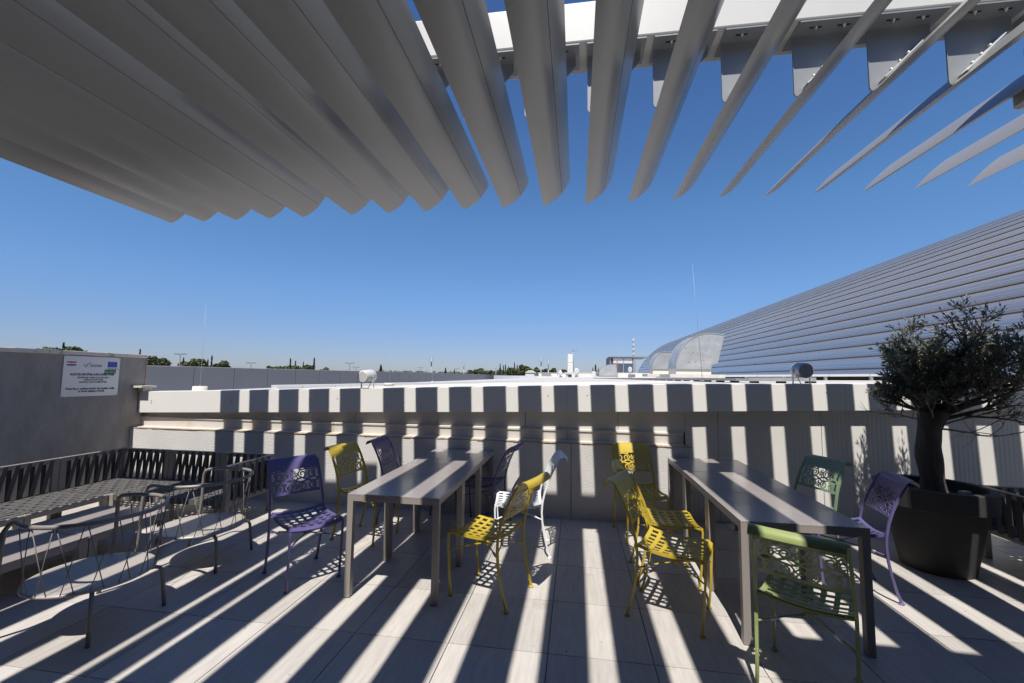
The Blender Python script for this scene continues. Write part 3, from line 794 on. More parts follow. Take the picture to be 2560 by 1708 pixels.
# ---- low tables in front of the bench
def low_table(x, y, wx, wy, label):
    t = thing('low_table', label, 'table', (x, y, 0), 0, 'low taupe slab tables by the bench')
    MB().box((.002, .002, .285), (wx-.002, wy-.002, .30)).obj('tabletop', MT['ttop'], t, .003)
    f = MB(); f.box((.002, .002, .235), (wx-.002, .04, .285)); f.box((.002, wy-.04, .235), (wx-.002, wy-.002, .285)); f.box((.002, .04, .235), (.04, wy-.04, .285)); f.box((wx-.04, .04, .235), (wx-.002, wy-.04, .285))
    f.obj('frame', MT['taupe'], t)
    for lx in (.002, wx-.062):
        for ly in (.002, wy-.062): MB().box((lx, ly, 0), (lx+.06, ly+.06, .235)).obj('leg', MT['taupe'], t)
low_table(-4.57, 3.01, .74, .68, 'low taupe table between the strap bench and the far wire lounge chair')
low_table(-4.57, 2.325, .74, .68, 'low taupe table between the strap bench and the near wire lounge chair')

# ---- wire lounge chairs (local: back towards +X, open to -X)
def lounge(loc, rz, label):
    t = thing('wire_lounge_chair', label, 'chair', (*loc, 0), rz, 'round taupe wire lounge chairs')
    # seat disc
    n = 48; prof = [(.0, .296), (.25, .298), (.315, .303), (.325, .300), (.326, .288), (.31, .280), (.0, .280)]
    b = MB(); b.lathe([(max(r, .001), z) for r, z in prof], n, cap=False)
    o = b.obj('seat', MT['seatplate'], t)
    # rail: horseshoe then down into the two front legs
    Rr = .355; rail = []
    pts = []
    for a in range(-118, 119, 8): pts.append((Rr*math.cos(R(a)), Rr*math.sin(R(a)), .70))
    a0 = pts[0]; a1 = pts[-1]
    def leg_pts(p, s):
        x, y, z = p
        return [(x-.045, y+s*.018, .697), (x-.075, y+s*.012, .682), (x-.093, y+s*.004, .648), (x-.099, y-s*.0, .58), (x-.102, y-s*.004, .42), (x-.108, y+s*.004, .30), (x-.135, y+s*.02, .15), (x-.165, y+s*.03, .0)]
    full = leg_pts(a0, 1)[::-1] + pts + leg_pts(a1, -1)
    b = MB(); b.tube(full, .0135, 8); b.obj('rail', MT['wire'], t)
    # rear legs
    for a in (-38, 38):
        cx_, cy_ = math.cos(R(a)), math.sin(R(a))
        b = MB(); b.tube([(r*cx_, r*cy_, z) for r, z in ((.25, .272), (.315, .270), (.345, .262), (.360, .235), (.366, .19), (.375, .10), (.385, .0))], .0125, 8)
        b.obj('leg', MT['wire'], t)
    # zigzag wires
    nW = 11
    for k in range(nW):
        aT = -115 + 23*k
        for s in (-1, 1):
            aB = aT + s*17.5
            if abs(aB) > 128: continue
            p0 = ((Rr-.004)*math.cos(R(aT + s*1.1)), (Rr-.004)*math.sin(R(aT + s*1.1)), .692)
            p1 = (.322*math.cos(R(aB)), .322*math.sin(R(aB)), .285)
            b = MB(); b.tube([p0, ((p0[0]+p1[0])/2*1.01, (p0[1]+p1[1])/2*1.01, (p0[2]+p1[2])/2), p1], .0029, 6); b.obj('wire', MT['wire'], t)
lounge((-3.12, 2.49), R(0), 'round wire lounge chair in the left foreground corner')
lounge((-3.20, 3.40), R(8), 'round wire lounge chair behind the foreground one, next to a purple chair')

# ---- planter with olive tree
pt = thing('plant_pot', 'big round anthracite plant pot with a broad rim standing by the wall', 'pot', (3.12, 4.41, 0))
MB().lathe([(.240, 0), (.247, .006), (.350, .538), (.398, .540), (.404, .546), (.409, .70), (.404, .707), (.352, .708), (.345, .700), (.335, .60), (.1, .60)], 64).obj('pot', MT['pot'], pt).data.set_sharp_from_angle(angle=R(25))
MB().lathe([(.338, .60), (.33, .612), (.2, .63), (.05, .635)], 40).obj('soil', MT['soil'], pt)
MB().box((.14, -.14, .62), (.21, -.09, .675), Matrix.Rotation(R(12), 4, 'Z')).obj('wood_block', MT['concrete'], pt)

random.seed(21); lt = MB()
for _ in range(55):
    if random.random() < .6: x, y = 3.1 + random.gauss(0, .75), 4.2 + random.gauss(0, .45)
    else: x, y = random.uniform(-3, 2.6), random.choice((5.02, 4.9, 3.2, 2.6)) + random.gauss(0, .12)
    if y > 5.08: continue
    a = random.uniform(0, 6.28); L = random.uniform(.006, .016); d = Vector((math.cos(a), math.sin(a), 0))*L; e = Vector((-d.y, d.x, 0))*.35
    p = Vector((x, y, .003)); u = Vector((0, 0, random.uniform(.001, .005)))
    lt.add([p-d, p+e+u, p+d+u*.5, p-e], [(0, 1, 2, 3)])
tag(lt.obj('leaf_litter', MT['rust']), 'tiny dry leaf scraps scattered on the tiles round the pot and wall foot', 'litter', kind='stuff')
ol = thing('olive_tree', 'small gnarled olive tree growing in the anthracite pot on the right', 'tree', (3.14, 4.43, .62))
random.seed(11)
tr = [(0, 0, -.02), (.005, 0, .12), (.0, .01, .28), (-.015, .0, .42), (.0, .0, .56), (.03, .0, .66), (.06, .01, .74)]
b = MB(); n = 20; vs = []
for i in range(25):
    f_ = i/24*6; k = min(5, int(f_)); u = f_-k
    p = Vector(tr[k]).lerp(Vector(tr[k+1]), u); r0 = .088 - .006*math.sin(i*.5) + max(0, 4-i)*.006 + max(0, (i-16))*.0015
    for j in range(n):
        a = 2*math.pi*j/n; rr = r0*(1 + .16*noise.noise(Vector((math.cos(a)*1.6, math.sin(a)*1.6, p.z*2.2))) + .10*noise.noise(Vector((math.cos(a)*5, math.sin(a)*5, p.z*5))))
        vs.append((p.x + rr*math.cos(a), p.y + rr*math.sin(a), p.z))
fs = [(i*n+j, i*n+(j+1) % n, (i+1)*n+(j+1) % n, (i+1)*n+j) for i in range(24) for j in range(n)] + [tuple(24*n + j for j in range(n))]
b.add(vs, fs, True); b.obj('trunk', MT['bark'], ol)
br = MB(); tw = MB(); leaves = MB(); bare = MB()
def leaf(p, d, L):
    d = d.normalized(); s = d.cross(Vector((random.uniform(-1, 1), random.uniform(-1, 1), random.uniform(-1, 1)))).normalized() * L*.125
    n_ = d.cross(s).normalized()*L*.05
    a = p + d*L*.08; b_ = p + d*L*.55; c = p + d*L
    leaves.add([a, b_ - s + n_, c, b_ + s + n_], [(0, 1, 2), (0, 2, 3)])
def grow(p, d, L, r, depth, leafy=True):
    k = 5; pts = [p]; q = p.copy(); dd = d.normalized()
    for i in range(k):
        dd = (dd + Vector((random.uniform(-.22, .22), random.uniform(-.22, .22), random.uniform(-.12, .2)))).normalized()
        q = q + dd*L/k; pts.append(q.copy())
    (br if depth < 2 else tw).tube(pts, [r*(1-.55*i/k) for i in range(k+1)], 5 if depth < 2 else 3, caps=False)
    if depth >= 2 and leafy:
        for i in range(1, k+1):
            if random.random() < .40: continue
            for _ in range(2 if depth == 3 else 1):
                t = pts[i-1].lerp(pts[i], random.random()); ax = (pts[i]-pts[i-1]).normalized()
                dv = (ax*random.uniform(.5, 1.2) + Vector((random.uniform(-1, 1), random.uniform(-1, 1), random.uniform(-.7, 1)))*.8)
                leaf(t, dv, random.uniform(.032, .060))
        for _ in range(2): leaf(pts[-1], dd + Vector((random.uniform(-.4, .4), random.uniform(-.4, .4), random.uniform(-.3, .4))), .05)
    if depth < 3:
        nb = {0: 6, 1: 5, 2: 4}[depth]
        for i in range(nb):
            t = (.25 + .75*(i+1)/nb)*k; kk = min(k-1, int(t)); o_ = pts[kk].lerp(pts[min(k, kk+1)], t-kk if kk < k else 0)
            v = (dd*.8 + Vector((random.uniform(-1, 1), random.uniform(-1, 1), random.uniform(-.55, .9)))).normalized()
            grow(o_, v, L*random.uniform(.44, .66), r*.5, depth+1, leafy)
top = Vector((.03, 0, .66))
for az, el, L in ((200, 38, .27), (150, 50, .32), (100, 45, .36), (60, 60, .42), (20, 45, .50), (-20, 30, .55), (-60, 55, .40), (0, 78, .58), (170, 70, .46), (240, 55, .40), (90, 72, .52), (-40, 66, .60), (195, 24, .32), (10, 12, .70), (-30, 12, .62), (35, 25, .60), (300, 35, .45)):
    d = Vector((math.cos(R(az))*math.cos(R(el)), math.sin(R(az))*math.cos(R(el)), math.sin(R(el))))
    grow(top + Vector((random.uniform(-.04, .06), random.uniform(-.04, .04), random.uniform(-.05, .08))), d, L, .022, 0)
br.obj('branch', MT['bark'], ol); 
o = tw.obj('twig', MT['twig'], ol)
bare_src = tw
for az, el, L, z in ((185, 12, .30, .62), (205, 28, .30, .64), (-5, -3, .75, .58), (10, 0, .6, .6)):
    d = Vector((math.cos(R(az))*math.cos(R(el)), math.sin(R(az))*math.cos(R(el)), math.sin(R(el))))
    tw = MB(); br = tw; grow(Vector((.03, -.03, z)), d, L, .010, 1, False)
    tw.obj('bare_twig', MT['twig'], ol)
o = leaves.obj('crown', MT['leaf'], ol)
print('olive leaves', len(leaves.f)//2)

# ================================================================ ON THE ROOF
# ---- cylinder loudspeakers on the fascia
def speaker(loc, az, tilt, label, mb, mg):
    t = thing('loudspeaker', label, 'loudspeaker', loc, 0, 'cylindrical loudspeakers on the roof edge')
    M = Matrix.Translation((0, 0, .155)) @ Matrix.Rotation(az, 4, 'Z') @ Matrix.Rotation(tilt, 4, 'Y')
    def lat(prof, n=28):
        b = MB(); vs = []
        for r, x in prof:
            for j in range(n): a = 2*math.pi*j/n; vs.append(M @ Vector((x, r*math.cos(a), r*math.sin(a))))
        fs = [(i*n+j, i*n+(j+1) % n, (i+1)*n+(j+1) % n, (i+1)*n+j) for i in range(len(prof)-1) for j in range(n)]
        b.add(vs, fs, True); b.f += [tuple(range(n))[::-1], tuple((len(prof)-1)*n + j for j in range(n))]; b.sm += [False, False]
        return b
    me = lat([(.030, -.115), (.062, -.108), (.078, -.085), (.083, -.05), (.083, .10), (.079, .108)]).obj('housing', mb, t)
    me.data.set_sharp_from_angle(angle=R(50))
    lat([(.077, .1085), (.076, .112), (.066, .115)]).obj('grille', mg, t)
    ax = Matrix.Rotation(az, 4, 'Z')
    for s in (-1, 1):
        b = MB(); b.box((-.012, s*.090-.002, .0), (.012, s*.090+.002, .165), ax); b.box((-.016, s*.084-.006, .14), (.016, s*.094, .165), ax); b.obj('bracket_arm', mb, t)
    MB().box((-.014, -.092, 0), (.014, .092, .004), ax).obj('bracket_base', mb, t)
    c = MB(); p0 = M @ Vector((-.10, 0, -.03)); c.tube([p0, (p0.x*.5, p0.y*.5, .04), (0, .01, .0)], .004, 6); c.obj('cable', MT['cable'], t)
speaker((-2.66, 5.235, ztp(-2.66)+.004), R(262), R(5), 'white cylindrical loudspeaker on the roof edge above the left tables', MT['whitemet'], MT['whitemet'])
speaker((2.52, 5.31, ztp(2.52)+.004), R(-88), R(4), 'grey cylindrical loudspeaker on the roof edge above the right tables', MT['greymet'], MT['grill'])

# ---- trays and ducts
def bar(name, p0, p1, wd, h, m_, parent, gap=0):
    p0, p1 = Vector(p0), Vector(p1); d = (p1-p0); d.z = 0; d.normalize(); s = Vector((-d.y, d.x, 0))*wd/2; u = Vector((0, 0, h))
    b = MB().hexa([p0-s, p1-s, p1+s, p0+s], [p0-s+u, p1-s+u, p1+s+u, p0+s+u]); return b.obj(name, m_, parent)
def lerp3(a, b_, t): return tuple(a[i] + (b_[i]-a[i])*t for i in range(3))
t1 = thing('cover_tray', 'long white sheet covered tray on posts crossing the roof at the left', 'tray', (0, 0, 1.3))
A, B_ = (-5.45, 7.15, .045), (-.63, 13.71, .155)
cuts = [0, .055, .13, .17, .28, .36, .48, .55, .70, .78, 1.0]
for a, c in zip(cuts[:-1], cuts[1:]):
    bar('cover', lerp3(A, B_, a+.001), lerp3(A, B_, c-.001), .34, .05 + random.uniform(-.004, .008), MT['whitemet'], t1)
bar('tray_body', (A[0]+.04, A[1]+.06, A[2]-.075), (B_[0]-.04, B_[1]-.05, B_[2]-.075), .20, .073, MT['darkgap'], t1)
for a in (.02, .16, .33, .5, .72, .93):
    p = lerp3(A, B_, a); z0 = zr(p[0], p[1]) - 1.3 - .01
    MB().box((p[0]-.06, p[1]-.22, z0), (p[0]+.06, p[1]-.12, p[2])).obj('foot', MT['whitemet'], t1)
t2 = thing('cable_tray', 'long grey metal cable tray on small blocks running towards the hoods', 'tray', (0, 0, 1.5))
A, B_ = (.91, 20.43, .045), (2.66, 7.35, .085)
cuts = [0, .3, .55, .72, .84, .93, 1.0]
for a, c in zip(cuts[:-1], cuts[1:]): bar('cover', lerp3(A, B_, a+.0005), lerp3(A, B_, c-.0005), .28, .045, MT['galvdark'], t2)
for k in range(26):
    p = lerp3(A, B_, (k+.5)/26); MB().box((p[0]-.09, p[1]-.05, zr(p[0], p[1])-1.5-.005), (p[0]+.02, p[1]+.05, p[2])).obj('block', MT['core'], t2)
t3 = thing('metal_duct', 'short galvanised duct on black feet beside the grey loudspeaker', 'duct', (0, 0, 1.5))
bar('duct', (2.66, 7.12, .085), (3.30, 6.60, .095), .20, .055, MT['galv'], t3)
for a in (.06, .5, .94):
    p = lerp3((2.66, 7.12, .085), (3.30, 6.60, .095), a); MB().box((p[0]-.05, p[1]-.05, zr(p[0], p[1])-1.5-.005), (p[0]+.05, p[1]+.05, p[2])).obj('foot', MT['black'], t3)
t4 = thing('roof_gutter', 'white edged gutter with a dark gap below it in front of the vaulted roof', 'gutter', (0, 0, 1.6))
A, B_ = (3.9, 12.0, .07), (9.6, 8.9, .17)
for k in range(9):
    bar('gutter_length', lerp3(A, B_, k/9+.0006), lerp3(A, B_, (k+1)/9-.0006), .30, .05, MT['whitemet'], t4)
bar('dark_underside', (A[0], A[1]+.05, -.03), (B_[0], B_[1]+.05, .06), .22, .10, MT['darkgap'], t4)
for k in range(8):
    p = lerp3(A, B_, (k+.5)/8); MB().box((p[0]-.03, p[1]-.16, -.06), (p[0]+.03, p[1]-.10, p[2])).obj('foot', MT['galvdark'], t4)

# ---- lightning rods
def rod(x, y, z, h, r, label, base=True, lean=0.0, br_=.10, bh=.05):
    t = thing('lightning_rod', label, 'lightning rod', (x, y, z), 0, 'thin lightning rods standing on the roofs')
    if base:
        MB().lathe([(br_, 0), (br_, bh*.8), (br_*.93, bh)], 24).obj('concrete_base', MT['concrete'], t)
        MB().lathe([(br_*.3, bh), (br_*.2, bh+.008)], 12).obj('clamp', MT['bolt'], t)
    MB().tube([(0, 0, bh*.5), (lean*.6, 0, h*.6), (lean, 0, h)], [r, r*.8, r*.4], 6).obj('rod', MT['palepole'], t)
rod(-6.14, 6.30, .70, 2.05, .0035, 'thin lightning rod on a round concrete base at the left end of the roof', br_=.11, bh=.68)
rod(2.72, 9.9, 1.545, 2.62, .0055, 'tall lightning rod on a round concrete base in front of the big hood', lean=-.16, br_=.13, bh=.07)
rod(-3.66, 8.09, 1.395, .68, .003, 'hair-thin lightning rod behind the white tray, third from left')
rod(-4.62, 13.53, 1.37, .42, .004, 'short lightning rod behind the white tray, second from left', br_=.06)
rod(1.77, 18.52, 1.58, 1.35, .004, 'thin lightning rod in front of the glazed rooftop box')
rod(2.0, 15.51, 1.58, 1.35, .0045, 'thin lightning rod right of the glazed rooftop box', br_=.09)
t = thing('red_pole', 'thin red pole standing in front of the glazed rooftop box', 'pole', (2.83, 30.8, 1.6))
MB().tube([(0, 0, 0), (0, 0, 1.25)], .035, 6).obj('pole', MT['redpole'], t); MB().box((-.08, -.08, 0), (.08, .08, .06)).obj('base', MT['redpole'], t)

# ---- ventilation hoods
def hood(loc, label, wy, prof, rz=0, pl=None, holes=True):
    t = thing('ventilation_hood', label, 'hood', loc, rz, 'curved galvanised ventilation hoods')
    poly = prof
    b = MB(); b.prism(poly, 1, 0, wy); o = b.obj('hood', MT['galv'], t)
    # flanged edges of the side sheet
    for y in (-.012, wy-.003):
        e = MB(); pp = poly + [poly[0]]
        for (a, c) in zip(pp[:-1], pp[1:]):
            e.tube([(a[0], y+.008, a[1]), (c[0], y+.008, c[1])], .014, 4)
        e.obj('edge_flange', MT['galv'], t)
    if holes:
        for (x, z, r) in ((.28, .62, .02), (.42, .42, .012), (.56, .22, .02), (.78, .26, .018), (.50, .50, .022), (.85, .55, .02), (.36, .2, .02), (.98, .36, .018)):
            q = MB().lathe([(r, 0), (r*.5, .006)], 10).obj('rust_spot', MT['rust'], t); q.rotation_euler = (R(90), 0, 0); q.location = (x, -.003, z)
        for z, x in ((.30, .02), (.5, .06), (.7, .14), (.86, .28), (.98, .48)):
            MB().box((x-.01, -.02, z), (x+.02, -.001, z+.03)).obj('clip', MT['galvdark'], t)
    if pl:
        MB().box(pl[0], pl[1]).obj('plinth', MT['bldg'], t)
        MB().box((pl[0][0]-.25, pl[0][1]-.35, pl[0][2]-.10), (pl[1][0]+.30, pl[1][1]+.2, pl[0][2])).obj('base_slab', MT['concrete'], t)
pr = []
for k in range(15):
    a = R(182 - 100*k/14); pr.append((.95 + .95*math.cos(a), .0 + 1.02*math.sin(a)*1.05))
big = [(0, .0)] + pr[1:] + [(1.38, 1.02), (1.17, .18), (1.02, .14), (.98, .0)]
hood((2.98, 13.55, 1.91), 'largest curved galvanised ventilation hood, its side spotted with rust', 1.15, big, 0, ((.0, .03, -.17), (1.0, 1.1, 0)))
sm_ = [(0, 0)] + [(.42 + .42*math.cos(R(180-90*k/9)), .62*math.sin(R(180-90*k/9))) for k in range(10)] + [(.9, .62), (.9, 0)]
hood((2.72, 16.1, 1.95), 'smaller galvanised hood half hidden behind the largest one', .7, sm_, 0, ((.02, .02, -.18), (.88, .68, 0)), False)
hd = [(0, 0)] + [(.55 - .55*math.cos(R(75*k/8)), .28 + .45*math.sin(R(75*k/8))*1.0) for k in range(9)] + [(.75, .78), (1.12, .80), (1.2, .1), (1.2, 0)]
hood((1.62, 30.6, 1.75), 'pale galvanised hood low on the roof in front of the glazed box', 1.1, hd, 0, ((.0, .03, -.10), (1.2, 1.0, 0)), False)

# ---- satellite dishes
def dish(loc, r, az, label, h):
    t = thing('satellite_dish', label, 'dish', loc, az, 'white satellite dishes on the far roofs')
    MB().box((-.12, .05, 0), (.16, .45, h*.45)).obj('ballast', MT['galvdark'], t)
    MB().tube([(0, .1, 0), (0, .1, h)], .04, 6).obj('pole', MT['palepole'], t)
    n = 20; vs = [(0, .12, h)]
    for q in (1, 2):
        for j in range(n): a = 2*math.pi*j/n; vs.append((r*q/2*math.cos(a)*.8, .12 - .06*q*q/4*r*2, h + r*q/2*math.sin(a)))
    fs = [(0, 1+j, 1+(j+1) % n) for j in range(n)] + [(1+j, 1+n+j, 1+n+(j+1) % n, 1+(j+1) % n) for j in range(n)]
    b = MB().add(vs, fs, True); o = b.obj('reflector', MT['whitemet'], t); s = o.modifiers.new('thick', 'SOLIDIFY'); s.thickness = .02
    MB().tube([(0, 0, h-r*.8), (0, -.5*r*2, h-.1)], .015, 4).obj('feed_arm', MT['palepole'], t)
dish((3.42, 28.9, 1.62), .20, R(-40), 'white satellite dish on a stand to the right of the red pole', .52)
dish((.13, 55.7, 1.5), .42, R(20), 'white satellite dish right of the white chimney', .85)
dish((-1.9, 52.0, 1.5), .30, R(-10), 'small white satellite dish left of the white chimney', .6)

# ---- chimney with mast, service box
t = thing('white_chimney', 'white square chimney with a mast beside it on the far roof', 'chimney', (-.6, 45.4, 1.4))
MB().box((-.26, -.2, .72), (.25, .3, 2.62)).obj('shaft', MT['bldg'], t, .01)
MB().box((-.27, -.21, 1.74), (.26, .31, 1.76)).obj('joint_ring', MT['galvdark'], t)
for z, r in ((.98, .06), (1.18, .04), (1.5, .05)):
    o = MB().lathe([(r, 0), (r*.8, .03)], 10).obj('disc_vent', MT['whitemet'], t); o.rotation_euler = (R(90), 0, 0); o.location = (-.05, -.2, z)
MB().box((-.60, -.3, .58), (.52, .35, .70)).obj('platform', MT['concrete'], t)
for x in (-.5, .38): MB().box((x, -.25, 0), (x+.09, .28, .58)).obj('leg', MT['concrete'], t)
MB().box((-.22, -.15, .05), (.15, .2, .5)).obj('machinery', MT['darkpole'], t)
MB().tube([(.30, 0, .7), (.30, 0, 3.25)], .03, 6).obj('mast', MT['palepole'], t)
MB().box((.20, -.08, 2.95), (.36, .08, 3.22)).obj('camera_box', MT['galvdark'], t)
MB().box((.50, -.06, 3.0), (.68, .06, 3.12)).obj('camera_box', MT['galvdark'], t)
MB().tube([(.3, 0, 3.05), (.72, 0, 3.05)], .015, 4).obj('arm', MT['palepole'], t)
MB().tube([(.72, 0, 2.5), (.72, 0, 3.6)], .012, 4).obj('whip_aerial', MT['palepole'], t)
t = thing('service_box', 'small white metal box on the far roof beside the pale hood', 'box', (1.82, 45.9, 1.5))
MB().box((-.2, -.2, .12), (.2, .2, .75)).obj('cabinet', MT['whitemet'], t, .01)
for x in (-.19, .15): MB().box((x, -.18, 0), (x+.04, .18, .12)).obj('foot', MT['galvdark'], t)

# ---- glazed rooftop box
t = thing('rooftop_box', 'grey framed rooftop plant box with white panel and tinted glazing', 'building', (5.7, 56.3, 1.5))
MB().box((-1.45, 0, .75), (1.5, 6, 2.72)).obj('body', MT['glassblue'], t)
MB().box((-1.0, -.05, 1.95), (1.35, 0, 2.62)).obj('white_panel', MT['whitemet'], t)
MB().box((-1.0, -.07, .75), (1.35, -.01, 1.9)).obj('glazing', MT['glassblue'], t)
MB().box((-1.5, -.3, 2.72), (3.3, 6, 2.84)).obj('roof_edge', MT['galvdark'], t)
for x in (-1.45, 1.42, .2): MB().box((x, -.12, .75), (x+.1, -.05, 2.72)).obj('frame_post', MT['galvdark'], t)
for k in range(5): MB().box((-1.58, .4 + k*1.1, .7), (-1.46, .5+k*1.1, 2.7)).obj('louvre_post', MT['darkpole'], t)
MB().box((-2.6, -.6, 0), (4.2, 6, .75)).obj('plinth', MT['bldg'], t)
MB().box((1.6, -.2, 0), (1.75, -.05, 2.72)).obj('frame_post', MT['galvdark'], t)
# striped beacon
t = thing('striped_beacon', 'chequered silver beacon mast behind the end of the vaulted roof', 'mast', (10.25, 80, -6.5))
for k in range(8): MB().box((-.16, -.16, 11.9 + k*.42), (.16, .16, 12.28 + k*.42)).obj('panel', MT['whitemet'] if k % 2 else MT['galvdark'], t)
MB().tube([(.12, 0, 0), (.12, 0, 15.2)], .10, 6).obj('pole', MT['palepole'], t)

# ---- far low buildings on the roof line
def lowb(name, lo, hi, label, wins, m_=None):
    cx_, cy_ = (lo[0]+hi[0])/2, (lo[1]+hi[1])/2
    t = thing(name, label, 'building', (cx_, cy_, lo[2]))
    wx, wy, h = (hi[0]-lo[0])/2, (hi[1]-lo[1])/2, hi[2]-lo[2]
    MB().box((-wx, -wy, 0), (wx, wy, h)).obj('wall', m_ or MT['bldg'], t)
    MB().box((-wx-.05, -wy-.05, h), (wx+.05, wy+.05, h+.05)).obj('roof', MT['concrete'], t)
    for (a, c, z0, z1, mm) in wins:
        MB().box((-wx + 2*wx*a, -wy-.03, z0), (-wx + 2*wx*c, -wy+.02, z1)).obj('window', MT[mm], t)
lowb('service_building', (-5.3, 60.4, 1.2), (-.9, 64, 2.16), 'long low white building with dark shuttered openings left of the chimney', [(.15, .42, .55, .9, 'galvdark'), (.0, .02, .5, .95, 'core'), (.12, .14, .5, .95, 'core'), (.62, .63, .5, .95, 'core'), (.9, .97, .55, .9, 'galvdark')])
lowb('glazed_building', (-.9, 61.2, 1.2), (6.6, 64, 2.26), 'low building with a band of green glazing right of the chimney', [(.45 + k*.045, .49 + k*.045, .62, .98, 'glassgreen') for k in range(12)])
t = thing('pale_house', 'small white house with a shallow pitched roof in front of the pines', 'building', (-12.7, 119.6, -6.5))
MB().box((-1.3, 0, 0), (1.2, 4, 9.2)).obj('wall', MT['bldg'], t); MB().prism([(-1.5, 9.2), (1.35, 9.2), (.3, 9.9), (-.4, 9.9)], 1, -.2, 4.2).obj('roof', MT['concrete'], t)
for k in range(3): MB().box((1.5+k*.9, .3, 8.0), (2.1+k*.9, .6, 9.1)).obj('window', MT['glassblue'], t)
MB().box((1.2, .55, 0), (4.3, 4, 9.15)).obj('annex', MT['greymet'], t)

# ---- distant parapet of grey panels
pp = thing('grey_parapet', 'long grey panelled parapet wall running away behind the left of the roof', 'wall', (-19.85, 17.3, -7))
P0, P1 = Vector((-19.85 - 1.0, 17.3 - 9.0, 0)), Vector((-15.86, 99.0, 0))
pts = [Vector((-21.6, 6.0, 0)), Vector((-19.85, 17.3, 0)), Vector((-17.63, 41.46, 0)), Vector((-15.86, 99.0, 0))]
acc = 0
for a, c in zip(pts[:-1], pts[1:]):
    L = (c-a).length; n = max(1, round(L/2.4)); d = (c-a).normalized(); s = Vector((-d.y, d.x, 0))*.2
    for k in range(n):
        p = a.lerp(c, k/n) + d*.012 - Vector((-19.85, 17.3, 0)); q = a.lerp(c, (k+1)/n) - d*.012 - Vector((-19.85, 17.3, 0))
        z0, z1 = Vector((0, 0, 0)), Vector((0, 0, 8.88))
        MB().hexa([p+z0, q+z0, q+s+z0, p+s+z0], [p+z1, q+z1, q+s+z1, p+s+z1]).obj('panel', MT['parapet'], pp)
        p1 = a.lerp(c, k/n)- Vector((-19.85, 17.3, 0)); q1 = a.lerp(c, (k+1)/n)- Vector((-19.85, 17.3, 0))
        e = -s*.2; zt = Vector((0, 0, 8.90))
        MB().hexa([p1+e+z1, q1+e+z1, q1+s+z1, p1+s+z1], [p1+e+zt, q1+e+zt, q1+s+zt, p1+s+zt]).obj('coping', MT['whitemet'], pp)
    MB().hexa([a+s*.15- Vector((-19.85, 17.3, 0)), c+s*.15- Vector((-19.85, 17.3, 0)), c+s*.9- Vector((-19.85, 17.3, 0)), a+s*.9- Vector((-19.85, 17.3, 0))], [v + Vector((0, 0, 8.85)) - Vector((-19.85, 17.3, 0)) for v in (a+s*.15, c+s*.15, c+s*.9, a+s*.9)]).obj('panel_core', MT['core'], pp)
lp = thing('pale_parapet', 'pale blue-white parapet closing the far end of the roof', 'wall', (-12.7, 79.3, 0))
for k in range(12):
    a = Vector((-2.9, 2, .2)).lerp(Vector((17.5, -9.5, .2)), k/12); c = Vector((-2.9, 2, .2)).lerp(Vector((17.5, -9.5, .2)), (k+1)/12 - .002); s = Vector((.1, .2, 0)); u = Vector((0, 0, 1.56))
    MB().hexa([a, c, c+s, a+s], [a+u, c+u, c+s+u, a+s+u]).obj('panel', MT['parapetl'], lp)

# ---- street lamps and masts beyond
def lamp(x, y, z, label):
    t = thing('street_lamp', label, 'street lamp', (x, y, -7), 0, 'twin arm street lamps beyond the parapet')
    h = z + 7; MB().tube([(0, 0, 0), (0, 0, h)], [.14, .07], 6).obj('pole', MT['darkpole'], t)
    for s in (-1, 1):
        MB().tube([(0, 0, h-.05), (s*.45, 0, h)], .04, 4).obj('arm', MT['darkpole'], t)
        MB().box((min(s*.35, s*1.0), -.16, h-.01), (max(s*.35, s*1.0), .16, h+.09)).obj('lamp_head', MT['darkpole'], t)
lamp(-63.74, 61.23, 4.49, 'twin arm street lamp above the parapet left of the lightning rod, between two trees')
lamp(-63.55, 76.55, 3.56, 'twin arm street lamp above the parapet right of the paired cypresses')
lamp(-46.87, 84.09, 3.9, 'tallest looking twin arm street lamp just left of the white loudspeaker')
lamp(-60.78, 112.47, 3.58, 'small twin arm street lamp directly above the white loudspeaker')
lamp(-53.68, 143.92, 4.23, 'tiny twin arm street lamp left of the first pale mast')
lamp(-46.68, 165.24, 4.45, 'tiny twin arm street lamp between the two pale masts')
def mast(x, y, z, label, hd=1.0):
    t = thing('floodlight_mast', label, 'mast', (x, y, -7), 0, 'pale masts with equipment heads in the distance')
    h = z + 7; MB().tube([(0, 0, 0), (0, 0, h)], [.22, .10], 6).obj('pole', MT['palepole'], t)
    MB().box((-.12*hd, -.12, h-2.2), (.12*hd, .12, h-1.0)).obj('cabinet', MT['darkpole'], t)
    MB().box((-.65*hd, -.03, h-.9), (.65*hd, .03, h-.8)).obj('crossbar', MT['palepole'], t)
    for s in (-.62, -.3, .3, .62): MB().tube([(s*hd, 0, h-.9), (s*hd, 0, h+.3)], .035, 4).obj('aerial', MT['palepole'], t)
mast(-36.59, 105.72, 6.1, 'pale mast with aerials above the parapet, nearest the white loudspeaker')
mast(-36.13, 136.25, 5.9, 'pale mast with a small head above the middle of the parapet', .7)
mast(-36.88, 196.95, 6.5, 'faint distant pale mast left of the cypress group', .6)
mast(-8.85, 109.85, 6.5, 'pale mast with aerials to the right of the big pines')
mast(-5.75, 90.13, 5.3, 'pale mast to the left of the white chimney', .5)

